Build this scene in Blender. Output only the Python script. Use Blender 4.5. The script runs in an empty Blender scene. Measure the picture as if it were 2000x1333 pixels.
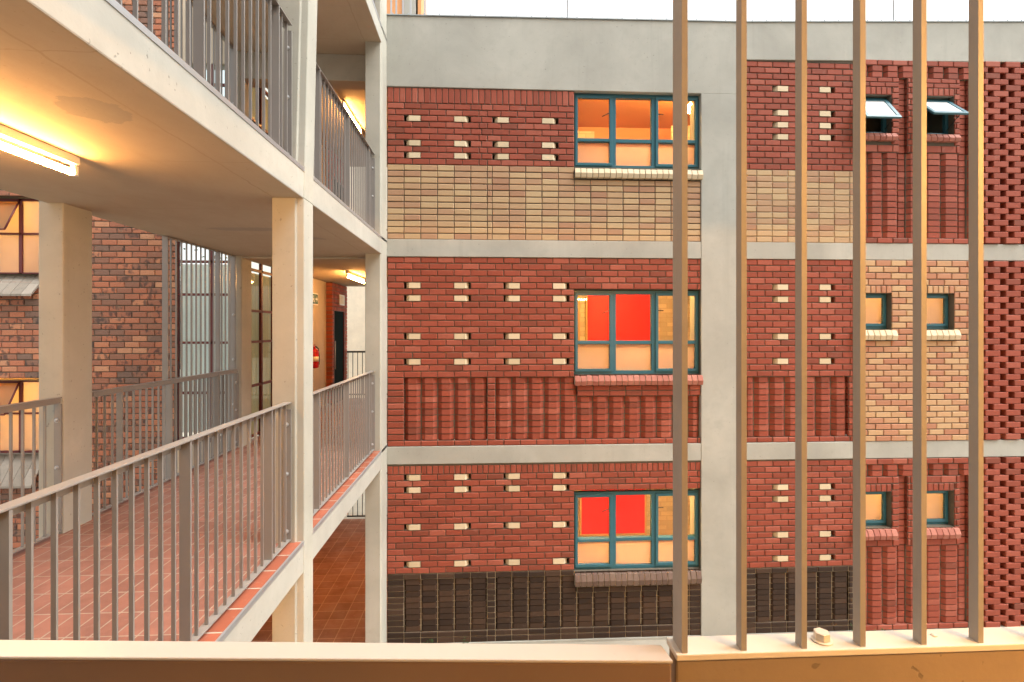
import bpy, bmesh, math, random
from mathutils import Vector, Matrix
random.seed(7)
R = math.radians
SC = bpy.context.scene
COL = SC.collection
ZC = 4.43                      # eye height above the courtyard paving

# ------------------------------------------------------------------ camera, sky, sun, exposure
YAW = math.atan(0.05)
cam_d = bpy.data.cameras.new("camera"); cam = bpy.data.objects.new("camera", cam_d); COL.objects.link(cam)
cam.location = (0, 0, ZC); cam.rotation_euler = (R(90), 0, -YAW)
cam_d.sensor_width = 36; cam_d.lens = 18.0; cam_d.shift_y = -0.0117
cam_d.clip_start = 0.02; cam_d.clip_end = 2000
SC.camera = cam
world = bpy.data.worlds.new("World"); SC.world = world; world.use_nodes = True
wn = world.node_tree.nodes; wl = world.node_tree.links; wn.clear()
w_out = wn.new("ShaderNodeOutputWorld"); w_bg = wn.new("ShaderNodeBackground")
w_sky = wn.new("ShaderNodeTexSky"); w_sky.sky_type = 'NISHITA'; w_sky.sun_disc = False
SUN_EL, SUN_AZ = R(60), R(110)       # azimuth measured clockwise from +Y
w_sky.sun_elevation = SUN_EL; w_sky.sun_rotation = SUN_AZ
w_sky.air_density = 1.0; w_sky.dust_density = 4.0; w_sky.ozone_density = 1.0
w_hs = wn.new("ShaderNodeHueSaturation"); w_hs.inputs["Saturation"].default_value = 0.06
wl.new(w_sky.outputs[0], w_hs.inputs["Color"]); wl.new(w_hs.outputs[0], w_bg.inputs[0])
w_bg.inputs[1].default_value = 0.15
wl.new(w_bg.outputs[0], w_out.inputs[0])
sun_d = bpy.data.lights.new("sun", 'SUN'); sun = bpy.data.objects.new("sun", sun_d); COL.objects.link(sun)
sun_d.energy = 1.15; sun_d.angle = R(45); sun_d.color = (1.0, 0.96, 0.89)
sdir = Vector((math.sin(SUN_AZ) * math.cos(SUN_EL), math.cos(SUN_AZ) * math.cos(SUN_EL), math.sin(SUN_EL)))
sun.rotation_euler = sdir.to_track_quat('Z', 'Y').to_euler(); sun.location = (6, -6, 20)
SC.view_settings.view_transform = 'Standard'; SC.view_settings.look = 'None'
SC.view_settings.exposure = 1.5; SC.view_settings.gamma = 1.0
SC.cycles.use_denoising = True
SC.cycles.max_bounces = 8; SC.cycles.diffuse_bounces = 4; SC.cycles.glossy_bounces = 3
SC.cycles.transparent_max_bounces = 12
SC.cycles.caustics_reflective = False; SC.cycles.caustics_refractive = False
SC.cycles.sample_clamp_indirect = 6.0
TUBE_E = 78.0                    # fluorescent tube radiance
WARM = (1.0, 0.50, 0.15)

# ------------------------------------------------------------------ measuring helpers (survey of the place)
def fx(px, Y=7.2):               # world X of picture column px on a wall facing the camera at depth Y
    t = (px - 1000) / 1000.0
    return Y * (.9988 * t + .0499) / (.9988 - .0499 * t)
def fy(px, X):                   # world Y of picture column px on a wall running along the walkway at X
    t = (px - 1000) / 1000.0
    return X * (.9988 - .0499 * t) / (.9988 * t + .0499)

# ------------------------------------------------------------------ mesh helper
ORG = {}
class MB:
    def __init__(s): s.v = []; s.f = []; s.m = []; s.mi = 0; s.sm = []
    def face(s, idx, smooth=False): s.f.append(idx); s.m.append(s.mi); s.sm.append(smooth)
    def quad(s, a, b, c, d):
        n = len(s.v); s.v += [a, b, c, d]; s.face((n, n+1, n+2, n+3))
    def box(s, x0, x1, y0, y1, z0, z1):
        n = len(s.v)
        s.v += [(x0,y0,z0),(x1,y0,z0),(x1,y1,z0),(x0,y1,z0),(x0,y0,z1),(x1,y0,z1),(x1,y1,z1),(x0,y1,z1)]
        for q in ((0,3,2,1),(4,5,6,7),(0,1,5,4),(1,2,6,5),(2,3,7,6),(3,0,4,7)):
            s.face(tuple(n+i for i in q))
        return n
    def prism(s, bottom, top):   # two matching loops of 3-D points
        n = len(s.v); k = len(bottom); s.v += list(bottom) + list(top)
        s.face(tuple(n+i for i in reversed(range(k)))); s.face(tuple(n+k+i for i in range(k)))
        for i in range(k):
            j = (i+1) % k; s.face((n+i, n+j, n+k+j, n+k+i))
    def vprism(s, poly, z0, z1): s.prism([(x,y,z0) for x,y in poly], [(x,y,z1) for x,y in poly])
    def tube(s, p0, p1, r0, r1=None, n=12, caps=True):
        r1 = r0 if r1 is None else r1
        a = Vector(p0); b = Vector(p1); d = (b-a).normalized()
        u = d.orthogonal().normalized(); w = d.cross(u); k = len(s.v)
        for c, r in ((a, r0), (b, r1)):
            for i in range(n):
                t = 2*math.pi*i/n; s.v.append(tuple(c + r*(math.cos(t)*u + math.sin(t)*w)))
        for i in range(n):
            j = (i+1) % n; s.face((k+i, k+j, k+n+j, k+n+i), True)
        if caps:
            s.face(tuple(k+i for i in reversed(range(n)))); s.face(tuple(k+n+i for i in range(n)))
    def lathe(s, c, prof, n=20, axis='z'):   # prof: (radius, height) list
        k = len(s.v)
        for r, h in prof:
            for i in range(n):
                t = 2*math.pi*i/n; a, b = r*math.cos(t), r*math.sin(t)
                s.v.append((c[0]+a, c[1]+b, c[2]+h) if axis == 'z' else
                           ((c[0]+a, c[1]+h, c[2]+b) if axis == 'y' else (c[0]+h, c[1]+a, c[2]+b)))
        for q in range(len(prof)-1):
            for i in range(n):
                j = (i+1) % n; s.face((k+q*n+i, k+q*n+j, k+(q+1)*n+j, k+(q+1)*n+i), True)
        s.face(tuple(k+i for i in range(n))); s.face(tuple(k+(len(prof)-1)*n+i for i in range(n)))
    def build(s, name, mats, parent=None, bevel=0, recalc=True, origin=None):
        if not isinstance(mats, (list, tuple)): mats = [mats]
        if parent is not None: L = ORG[parent]
        elif origin is not None: L = Vector(origin)
        else:
            xs = [p[0] for p in s.v]; ys = [p[1] for p in s.v]; zs = [p[2] for p in s.v]
            L = Vector(((min(xs)+max(xs))/2, (min(ys)+max(ys))/2, min(zs)))
        me = bpy.data.meshes.new(name)
        me.from_pydata([(p[0]-L.x, p[1]-L.y, p[2]-L.z) for p in s.v], [], s.f)
        for m in mats: me.materials.append(m)
        me.polygons.foreach_set("material_index", s.m); me.polygons.foreach_set("use_smooth", s.sm)
        if recalc:
            bm = bmesh.new(); bm.from_mesh(me); bmesh.ops.recalc_face_normals(bm, faces=bm.faces); bm.to_mesh(me); bm.free()
        o = bpy.data.objects.new(name, me); COL.objects.link(o); ORG[o] = L
        if parent is not None: o.parent = parent
        else: o.location = (L.x, L.y, L.z + ZC)
        if bevel:
            b = o.modifiers.new("bevel", 'BEVEL'); b.width = bevel; b.segments = 2; b.limit_method = 'ANGLE'; b.angle_limit = R(40)
        return o
def tag(o, label=None, cat=None, group=None, kind=None):
    if label: o["label"] = label
    if cat: o["category"] = cat
    if group: o["group"] = group
    if kind: o["kind"] = kind
    return o
def thing(name, loc, label, cat, group=None):
    o = bpy.data.objects.new(name, None); COL.objects.link(o); o.empty_display_size = .2
    o.location = (loc[0], loc[1], loc[2] + ZC); ORG[o] = Vector(loc)
    return tag(o, label, cat, group)
def box_obj(name, b, mat, parent=None, bevel=0):
    m = MB(); m.box(*b); return m.build(name, mat, parent, bevel)

# ------------------------------------------------------------------ materials
def nmat(name):
    m = bpy.data.materials.new(name); m.use_nodes = True; nt = m.node_tree
    return m, nt, nt.nodes, nt.links, nt.nodes["Principled BSDF"]
def pos(nt): return nt.nodes.new("ShaderNodeNewGeometry").outputs["Position"]
def noise(nt, vec, scale, detail=4, rough=.55, dist=0.0):
    n = nt.nodes.new("ShaderNodeTexNoise"); n.inputs["Scale"].default_value = scale
    n.inputs["Detail"].default_value = detail; n.inputs["Roughness"].default_value = rough
    n.inputs["Distortion"].default_value = dist
    nt.links.new(vec, n.inputs["Vector"]); return n.outputs["Fac"]
def ramp(nt, fac, stops, interp='LINEAR'):
    r = nt.nodes.new("ShaderNodeValToRGB"); r.color_ramp.interpolation = interp
    e = r.color_ramp.elements
    while len(e) < len(stops): e.new(.5)
    for k, (p, c) in enumerate(stops):
        e[k].position = p; e[k].color = (*c, 1) if not isinstance(c, (int, float)) else (c, c, c, 1)
    nt.links.new(fac, r.inputs[0]); return r.outputs[0]
def mix(nt, a, b, fac, mode='MIX'):
    m = nt.nodes.new("ShaderNodeMix"); m.data_type = 'RGBA'; m.blend_type = mode
    for sock, v in ((m.inputs[6], a), (m.inputs[7], b), (m.inputs[0], fac)):
        if hasattr(v, "is_linked"): nt.links.new(v, sock)
        elif isinstance(v, (int, float)): sock.default_value = v
        else: sock.default_value = (*v, 1)
    return m.outputs[2]
def mth(nt, op, a, b=0.0, c=None):
    n = nt.nodes.new("ShaderNodeMath"); n.operation = op
    for i, v in enumerate((a, b, c)):
        if v is None: continue
        if hasattr(v, "is_linked"): nt.links.new(v, n.inputs[i])
        else: n.inputs[i].default_value = v
    return n.outputs[0]
def xyz(nt, vec):
    s = nt.nodes.new("ShaderNodeSeparateXYZ"); nt.links.new(vec, s.inputs[0]); return s.outputs
def scaled(nt, vec, sc):
    m = nt.nodes.new("ShaderNodeMapping"); m.inputs["Scale"].default_value = sc
    nt.links.new(vec, m.inputs["Vector"]); return m.outputs[0]
def bump(nt, bsdf, h, strength=.3, dist=.01):
    b = nt.nodes.new("ShaderNodeBump"); b.inputs["Strength"].default_value = strength
    b.inputs["Distance"].default_value = dist; nt.links.new(h, b.inputs["Height"]); nt.links.new(b.outputs[0], bsdf.inputs["Normal"])
def island(nt): return nt.nodes.new("ShaderNodeNewGeometry").outputs["Random Per Island"]

def concrete(name, c, soffit=False, streak=.25, rough=.85):
    m, nt, N, L, B = nmat(name); p = pos(nt)
    big = noise(nt, p, .9, 5, .6, .4); mid = noise(nt, p, 5, 6, .65); fine = noise(nt, p, 60, 3)
    stv = noise(nt, scaled(nt, p, (9, 9, .45)), 1.0, 6, .65)
    lo = tuple(x*.80 for x in c); hi = tuple(min(1, x*1.12) for x in c)
    col = mix(nt, lo, hi, ramp(nt, big, [(.3, 0), (.7, 1)]))
    col = mix(nt, col, tuple(x*.84 for x in c), mth(nt, 'MULTIPLY', ramp(nt, mid, [(.52, 0), (.75, 1)]), .6))
    col = mix(nt, col, tuple(x*.72 for x in c), mth(nt, 'MULTIPLY', ramp(nt, stv, [(.55, 0), (.8, 1)]), streak))
    pores = ramp(nt, noise(nt, p, 38, 2, .5), [(.25, 1), (.30, 0)])
    col = mix(nt, col, tuple(x*.5 for x in c), mth(nt, 'MULTIPLY', pores, .7))
    if soffit:
        s = xyz(nt, p); wob = mth(nt, 'MULTIPLY', mth(nt, 'SUBTRACT', noise(nt, p, 9, 4), .5), .035)
        gx = mth(nt, 'LESS_THAN', mth(nt, 'ABSOLUTE', mth(nt, 'ADD', mth(nt, 'ADD', s[0], 1.60), wob)), .006)
        yy = mth(nt, 'ADD', s[1], wob)
        gy = mth(nt, 'LESS_THAN', mth(nt, 'ABSOLUTE', mth(nt, 'SUBTRACT', mth(nt, 'MODULO', mth(nt, 'ADD', yy, 10.9), 1.22), .6)), .0035)
        brk = ramp(nt, noise(nt, p, 6, 3), [(.38, 0), (.5, 1)])
        ln = mth(nt, 'MAXIMUM', gx, mth(nt, 'MULTIPLY', gy, brk))
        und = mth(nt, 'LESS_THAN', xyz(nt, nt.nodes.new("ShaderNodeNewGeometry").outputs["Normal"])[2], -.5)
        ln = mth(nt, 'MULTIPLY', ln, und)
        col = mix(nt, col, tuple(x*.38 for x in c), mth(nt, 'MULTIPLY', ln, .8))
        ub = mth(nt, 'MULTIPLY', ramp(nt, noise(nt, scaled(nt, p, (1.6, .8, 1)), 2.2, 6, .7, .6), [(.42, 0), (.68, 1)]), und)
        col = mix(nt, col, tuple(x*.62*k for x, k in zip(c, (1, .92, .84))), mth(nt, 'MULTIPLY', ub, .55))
        col = mix(nt, col, tuple(x*k for x, k in zip(c, (.92, .74, .57))), mth(nt, 'MULTIPLY', und, .7))  # warm lamp light and tile bounce tinted into the underside colour
        # repaired patches with ragged edges
        for (cx, cy, rx, ry) in ((-1.78, 2.42, .16, .15), (-2.35, 5.2, .45, .10), (-2.0, 5.7, .3, .09)):
            dx = mth(nt, 'DIVIDE', mth(nt, 'SUBTRACT', s[0], cx), rx); dy = mth(nt, 'DIVIDE', mth(nt, 'SUBTRACT', s[1], cy), ry)
            r2 = mth(nt, 'ADD', mth(nt, 'MULTIPLY', dx, dx), mth(nt, 'MULTIPLY', dy, dy))
            r2 = mth(nt, 'ADD', r2, mth(nt, 'MULTIPLY', mth(nt, 'SUBTRACT', noise(nt, p, 8, 5, .7), .5), 2.2))
            col = mix(nt, col, tuple(x*.55 for x in c), mth(nt, 'MULTIPLY', mth(nt, 'MULTIPLY', ramp(nt, r2, [(.75, 1), (.85, 0)]), und), .55))
    L.new(col, B.inputs["Base Color"]); B.inputs["Roughness"].default_value = rough
    h = mth(nt, 'ADD', mth(nt, 'MULTIPLY', mid, .6), mth(nt, 'MULTIPLY', fine, .25)); h = mth(nt, 'SUBTRACT', h, mth(nt, 'MULTIPLY', pores, .4))
    bump(nt, B, h, .35, .006); return m

def brick_mat(name, stops, spots=.35, dark=(.05,.03,.025), rough=.72, stripe=None, chalk=.12):
    m, nt, N, L, B = nmat(name); p = pos(nt)
    col = ramp(nt, island(nt), stops)
    n1 = noise(nt, p, 18, 5, .65); n2 = noise(nt, p, 90, 3, .6)
    col = mix(nt, col, dark, mth(nt, 'MULTIPLY', ramp(nt, n1, [(.52, 0), (.72, 1)]), spots))
    col = mix(nt, col, (.62,.52,.44), mth(nt, 'MULTIPLY', ramp(nt, noise(nt, p, 7, 6, .7), [(.60, 0), (.78, 1)]), chalk))
    col = mix(nt, col, (.03,.02,.02), mth(nt, 'MULTIPLY', ramp(nt, n2, [(.60, 0), (.75, 1)]), .35))
    if stripe:
        s = xyz(nt, p); w = mth(nt, 'FRACT', mth(nt, 'MULTIPLY', s[0], 1/.0128))
        lines = ramp(nt, w, [(.0, 0), (.30, 0), (.36, 1), (.62, 1), (.68, 0)])
        col = mix(nt, col, stripe, mth(nt, 'MULTIPLY', lines, .55))
    L.new(col, B.inputs["Base Color"]); B.inputs["Roughness"].default_value = rough
    B.inputs["Specular IOR Level"].default_value = .3
    bump(nt, B, mth(nt, 'ADD', n1, mth(nt, 'MULTIPLY', n2, .5)), .3, .004); return m

def paint(name, c, rough=.5, var=.12, metal=0.0, spec=.4, bmp=.06):
    m, nt, N, L, B = nmat(name); p = pos(nt)
    n1 = noise(nt, p, 6, 4, .6); n2 = noise(nt, p, 120, 3)
    col = mix(nt, tuple(x*(1-var) for x in c), tuple(min(1, x*(1+var)) for x in c), n1)
    col = mix(nt, col, tuple(x*.55 for x in c), mth(nt, 'MULTIPLY', ramp(nt, noise(nt, p, 26, 5, .7), [(.66, 0), (.74, 1)]), .35))
    L.new(col, B.inputs["Base Color"]); B.inputs["Roughness"].default_value = rough; B.inputs["Metallic"].default_value = metal
    B.inputs["Specular IOR Level"].default_value = spec
    bump(nt, B, mth(nt, 'ADD', n1, mth(nt, 'MULTIPLY', n2, .3)), bmp, .01); return m

def emit(name, c, s):
    m, nt, N, L, B = nmat(name)
    B.inputs["Base Color"].default_value = (.8,.8,.8,1)
    B.inputs["Emission Color"].default_value = (*c, 1); B.inputs["Emission Strength"].default_value = s; return m

def glass(name, tint=(.95,.97,.96), refl=.10, rough=.02, ior=1.5):
    m, nt, N, L, B = nmat(name); N.remove(B); out = N["Material Output"]
    t = N.new("ShaderNodeBsdfTransparent"); t.inputs[0].default_value = (*tint, 1)
    g = N.new("ShaderNodeBsdfGlossy"); g.inputs["Roughness"].default_value = rough
    fr = N.new("ShaderNodeFresnel"); fr.inputs[0].default_value = ior
    f = mth(nt, 'ADD', fr.outputs[0], refl)
    f = mth(nt, 'MULTIPLY', f, mth(nt, 'SUBTRACT', 1.0, N.new('ShaderNodeNewGeometry').outputs['Backfacing']))
    mx = N.new("ShaderNodeMixShader"); L.new(f, mx.inputs[0]); L.new(t.outputs[0], mx.inputs[1]); L.new(g.outputs[0], mx.inputs[2])
    L.new(mx.outputs[0], out.inputs[0]); return m

def frosted(name, c=(.9,.85,.78), dif=.13):
    m, nt, N, L, B = nmat(name); N.remove(B); out = N["Material Output"]
    p = pos(nt); col = mix(nt, tuple(x*.92 for x in c), c, noise(nt, p, 4, 3))
    t = N.new("ShaderNodeBsdfTranslucent"); d = N.new("ShaderNodeBsdfDiffuse"); g = N.new("ShaderNodeBsdfGlossy")
    L.new(col, t.inputs[0]); L.new(col, d.inputs[0]); g.inputs["Roughness"].default_value = .25
    a = N.new("ShaderNodeMixShader"); a.inputs[0].default_value = dif; L.new(t.outputs[0], a.inputs[1]); L.new(d.outputs[0], a.inputs[2])
    b = N.new("ShaderNodeMixShader"); b.inputs[0].default_value = .05; L.new(a.outputs[0], b.inputs[1]); L.new(g.outputs[0], b.inputs[2])
    L.new(b.outputs[0], out.inputs[0]); return m

def tiles(name, tw, th, c, grout, rot=False, mort=.006, rough=.45, wall=False):
    m, nt, N, L, B = nmat(name); p = pos(nt); s = xyz(nt, p)
    cmb = N.new("ShaderNodeCombineXYZ")
    L.new(s[1] if rot else s[0], cmb.inputs[0]); L.new(s[2] if wall else (s[0] if rot else s[1]), cmb.inputs[1])
    b = N.new("ShaderNodeTexBrick"); b.offset = .5 if wall else 0.0; b.squash = 1.0
    b.inputs["Scale"].default_value = 1; b.inputs["Brick Width"].default_value = tw; b.inputs["Row Height"].default_value = th
    b.inputs["Mortar Size"].default_value = mort; b.inputs["Mortar Smooth"].default_value = .1; b.inputs["Bias"].default_value = 0
    b.inputs["Color1"].default_value = (*[x*.84 for x in c], 1); b.inputs["Color2"].default_value = (*[min(1, x*1.14) for x in c], 1)
    b.inputs["Mortar"].default_value = (*grout, 1); L.new(cmb.outputs[0], b.inputs["Vector"])
    n1 = noise(nt, p, 3, 6, .65)
    col = mix(nt, b.outputs[0], tuple(x*.55 for x in c), mth(nt, 'MULTIPLY', ramp(nt, n1, [(.5, 0), (.75, 1)]), .5))
    col = mix(nt, col, (.55,.45,.38), mth(nt, 'MULTIPLY', ramp(nt, noise(nt, p, 11, 6, .7), [(.60, 0), (.75, 1)]), .28))
    L.new(col, B.inputs["Base Color"]); B.inputs["Roughness"].default_value = rough
    L.new(ramp(nt, n1, [(.3, rough*.7), (.7, min(1, rough*1.5))]), B.inputs["Roughness"])
    bump(nt, B, mth(nt, 'SUBTRACT', mth(nt, 'MULTIPLY', n1, .3), b.outputs["Fac"]), .4, .004); return m

M = {}
M['conc'] = concrete('facade_concrete', (.415,.415,.37), streak=.45)
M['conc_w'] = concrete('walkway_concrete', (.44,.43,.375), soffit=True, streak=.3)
M['conc_col'] = concrete('column_concrete', (.44,.43,.365), streak=.3)
M['plaster'] = concrete('plaster', (.55,.47,.36), streak=.6)
M['cream_wall'] = concrete('cream_render', (.88,.80,.64), streak=.1)
M['red'] = brick_mat('red_brick', [(0,(.21,.058,.034)),(.10,(.255,.060,.034)),(.45,(.295,.066,.037)),(.8,(.325,.078,.046)),(1,(.37,.108,.068))], .30, (.14,.04,.03))
M['yel'] = brick_mat('buff_brick', [(0,(.41,.23,.14)),(.2,(.47,.30,.18)),(.6,(.53,.37,.21)),(1,(.56,.42,.24))], .12, (.40,.2,.12), stripe=(.30,.14,.07))
M['yel_p'] = brick_mat('buff_pink_brick', [(0,(.42,.19,.11)),(.3,(.48,.24,.14)),(.6,(.54,.34,.18)),(1,(.58,.40,.22))], .15, (.36,.17,.10), stripe=(.40,.18,.10))
M['cream'] = brick_mat('cream_brick', [(0,(.60,.49,.32)),(1,(.70,.58,.40))], .08, (.4,.3,.2))
M['brown'] = brick_mat('brown_brick', [(0,(.030,.017,.011)),(.6,(.046,.026,.016)),(1,(.072,.040,.024))], .3, (.02,.014,.01), .75, chalk=.05)
M['brown_sill'] = brick_mat('brown_sill_brick', [(0,(.13,.085,.07)),(1,(.19,.13,.10))], .3, (.05,.035,.03), .5)
M['grey_sill'] = brick_mat('grey_sill_brick', [(0,(.24,.21,.17)),(1,(.34,.30,.25))], .3, (.1,.09,.08))
M['red_sill'] = brick_mat('red_sill_brick', [(0,(.33,.11,.08)),(1,(.46,.19,.14))], .25, (.2,.07,.05))
M['mortar'] = concrete('mortar_grey', (.135,.115,.085), streak=0)
M['mortar_y'] = concrete('mortar_buff', (.12,.11,.085), streak=0)
M['mortar_l'] = concrete('mortar_pale', (.42,.36,.26), streak=0)
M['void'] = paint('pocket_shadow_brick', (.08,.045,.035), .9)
M['old'] = None
M['steel'] = paint('railing_paint', (.235,.222,.205), .28, spec=.65)
M['fence'] = paint('fence_paint', (.30,.29,.27), .45, bmp=.12)
M['fence_top'] = paint('skylit_plate_paint', (.66,.62,.53), .35, spec=.6)  # far paler than the fence paint, carries the plate's skylight glare
M['coping'] = paint('coping_glare_paint', (.52,.48,.42), .35, .06, spec=.6)  # sky glare on the coping top put into a pale colour
M['fascia'] = paint('coping_shade_paint', (.20,.135,.09), .5, .08)  # dim front of the same coping, its shade put into the colour
M['plast_front'] = concrete('parapet_plaster', (.27,.21,.15), streak=.2)
M['teal'] = paint('window_frame_paint', (.035,.135,.175), .35, .1)
M['maroon'] = paint('maroon_frame_paint', (.12,.022,.022), .45)
M['dark_steel'] = paint('dark_steel', (.03,.03,.03), .4)
M['galv'] = paint('galvanised_steel', (.45,.46,.47), .4, .1, .6)
M['flash'] = paint('flashing_metal', (.35,.40,.42), .5)
M['glass'] = glass('clear_glass', refl=.02)
M['glass_r'] = glass('tinted_glass', (.86,.95,.95), refl=.04)
M['glass_dk'] = glass('side_window_glass', (.95,.95,.88), .0, ior=1.3)
M['frost'] = frosted('frosted_glass')
M['frost_amber'] = frosted('lamp_amber_glass', (.72,.52,.24))  # clear frosted glass with the room lamp's amber tinted in
M['glass_sky_w'] = paint('sky_white_glass', (.78,.80,.80), .12, .03, 0, .8, 0)  # opaque white stands in for sky reflected by the tilted panes
M['tile'] = tiles('terracotta_tile', .232, .122, (.275,.125,.09), (.36,.30,.235), rot=True, mort=.0045)
M['tile_e'] = tiles('edge_tile', .232, .5, (.33,.10,.055), (.50,.44,.36), rot=True)
M['pave'] = tiles('courtyard_paver', .24, .24, (.25,.10,.055), (.36,.20,.12), mort=.007, rough=.6)
M['yard'] = concrete('yard_concrete', (.34,.31,.25), streak=0)
M['room'] = tiles('painted_room_brick', .232, .086, (.70,.585,.43), (.60,.48,.34), mort=.008, rough=.8, wall=True)
M['room_o'] = paint('room_orange_wall_paint', (.60,.30,.15), .8, .04)
M['board'] = paint('red_board', (.80,.012,.012), .6, .03, bmp=0)
M['board_edge'] = paint('board_frame', (.60,.38,.16), .6)
M['door'] = paint('door_paint', (.006,.014,.014), .9, spec=.05)
M['white'] = paint('white_enamel', (.80,.80,.77), .4, .03)
M['sign_green'] = paint('sign_green', (.02,.09,.05), .4, .03)
M['ext_red'] = paint('extinguisher_red', (.45,.012,.015), .25, .05)
M['black'] = paint('black_rubber', (.015,.015,.015), .5)
M['curtain'] = frosted('sheer_curtain', (.84,.97,.98), .22)
M['curtain2'] = frosted('beige_curtain', (.55,.52,.34), .5)
M['tube'] = emit('lamp_tube', (1.0, .46, .13), TUBE_E)
M['tube_near'] = emit('near_lamp_tube', (1.0, .47, .12), TUBE_E*6.2)
M['tube_room'] = emit('room_lamp', (1.0, .54, .17), 105)
M['tube_amber'] = emit('amber_room_lamp', (1.0, .50, .11), 40)
M['tube_dim'] = emit('dim_room_lamp', (1.0, .46, .11), 45)
M['tube_hot'] = emit('room_bulb', (1.0, .55, .16), 90)
M['orange_wall'] = paint('orange_render', (.62,.30,.13), .8)
M['bark'] = paint('bark', (.11,.085,.06), .9, .3)
M['leaf'] = paint('leaf', (.05,.11,.03), .6, .3)

def old_brick(name):             # flashed clay brick: orange, brown and near-black blotches, changing from brick to brick
    m, nt, N, L, B = nmat(name); p = pos(nt); r = island(nt)
    base = ramp(nt, r, [(0,(.19,.115,.085)),(.15,(.26,.125,.08)),(.45,(.36,.135,.075)),(.7,(.44,.16,.085)),(.9,(.49,.21,.11)),(1,(.53,.28,.16))])
    rr = mth(nt, 'FRACT', mth(nt, 'MULTIPLY', r, 37.7)); off = mth(nt, 'MULTIPLY', r, 50)
    va = N.new("ShaderNodeVectorMath"); va.operation = 'ADD'; L.new(p, va.inputs[0])
    cb = N.new("ShaderNodeCombineXYZ"); L.new(off, cb.inputs[0]); L.new(cb.outputs[0], va.inputs[1])
    v = va.outputs[0]
    blot = ramp(nt, noise(nt, scaled(nt, v, (1, 1, .7)), 14, 3, .5), [(.50, 0), (.60, 1)])
    col = mix(nt, base, (.035,.03,.03), mth(nt, 'MULTIPLY', blot, mth(nt, 'MULTIPLY', mth(nt, 'GREATER_THAN', rr, .5), .7)))
    col = mix(nt, col, (.40,.24,.14), mth(nt, 'MULTIPLY', ramp(nt, noise(nt, v, 10, 4), [(.55, 0), (.7, 1)]), mth(nt, 'MULTIPLY', rr, .55)))
    n2 = noise(nt, p, 70, 4, .7); col = mix(nt, col, (.03,.02,.02), mth(nt, 'MULTIPLY', ramp(nt, n2, [(.52, 0), (.7, 1)]), .45))
    L.new(col, B.inputs["Base Color"]); B.inputs["Roughness"].default_value = .85; bump(nt, B, n2, .5, .006); return m
M['old'] = old_brick('flashed_brick')

# ------------------------------------------------------------------ brickwork
class Wall:                      # a wall plane: u runs along it, w stands out of it, z is up
    def __init__(s, o, U, N): s.o = Vector(o); s.U = Vector(U); s.N = Vector(N)
    def p(s, u, w, z):
        q = s.o + s.U*u + s.N*w; return (q.x, q.y, z)
def brick(mb, W, u0, u1, z0, z1, w=0.0, depth=.10, ch=.0065):
    j = random.uniform(-.0022, .0022); w += j; ch = ch*random.uniform(.7, 1.4)
    t = random.uniform(-.0016, .0016); u0 += t; u1 += t
    n = len(mb.v)
    for (ww, i) in ((w-depth, 0), (w-ch, 0), (w, ch)):
        mb.v += [W.p(u0+i, ww, z0+i), W.p(u1-i, ww, z0+i), W.p(u1-i, ww, z1-i), W.p(u0+i, ww, z1-i)]
    for a in (0, 4):
        for k in range(4):
            l = (k+1) % 4; mb.face((n+a+k, n+a+l, n+a+4+l, n+a+4+k))
    mb.face((n+8, n+9, n+10, n+11))
def poly_brick(mb, W, pts, z0, z1):     # plan outline (u, w)
    mb.prism([W.p(u, w, z0) for u, w in pts], [W.p(u, w, z1) for u, w in pts])
def mquad(mb, W, u0, u1, z0, z1, w):
    mb.quad(W.p(u0, w, z0), W.p(u1, w, z0), W.p(u1, w, z1), W.p(u0, w, z1))
def cut(u0, u1, z0, z1, holes):
    segs = [(u0, u1)]
    for (a, b, c, d) in holes:
        zm = (z0+z1)/2
        if not (c < zm < d): continue
        out = []
        for (s, e) in segs:
            if e <= a or s >= b: out.append((s, e)); continue
            if s < a: out.append((s, a))
            if e > b: out.append((b, e))
        segs = out
    return [(s, e) for s, e in segs if e-s > .022]
JT = .0095
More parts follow.
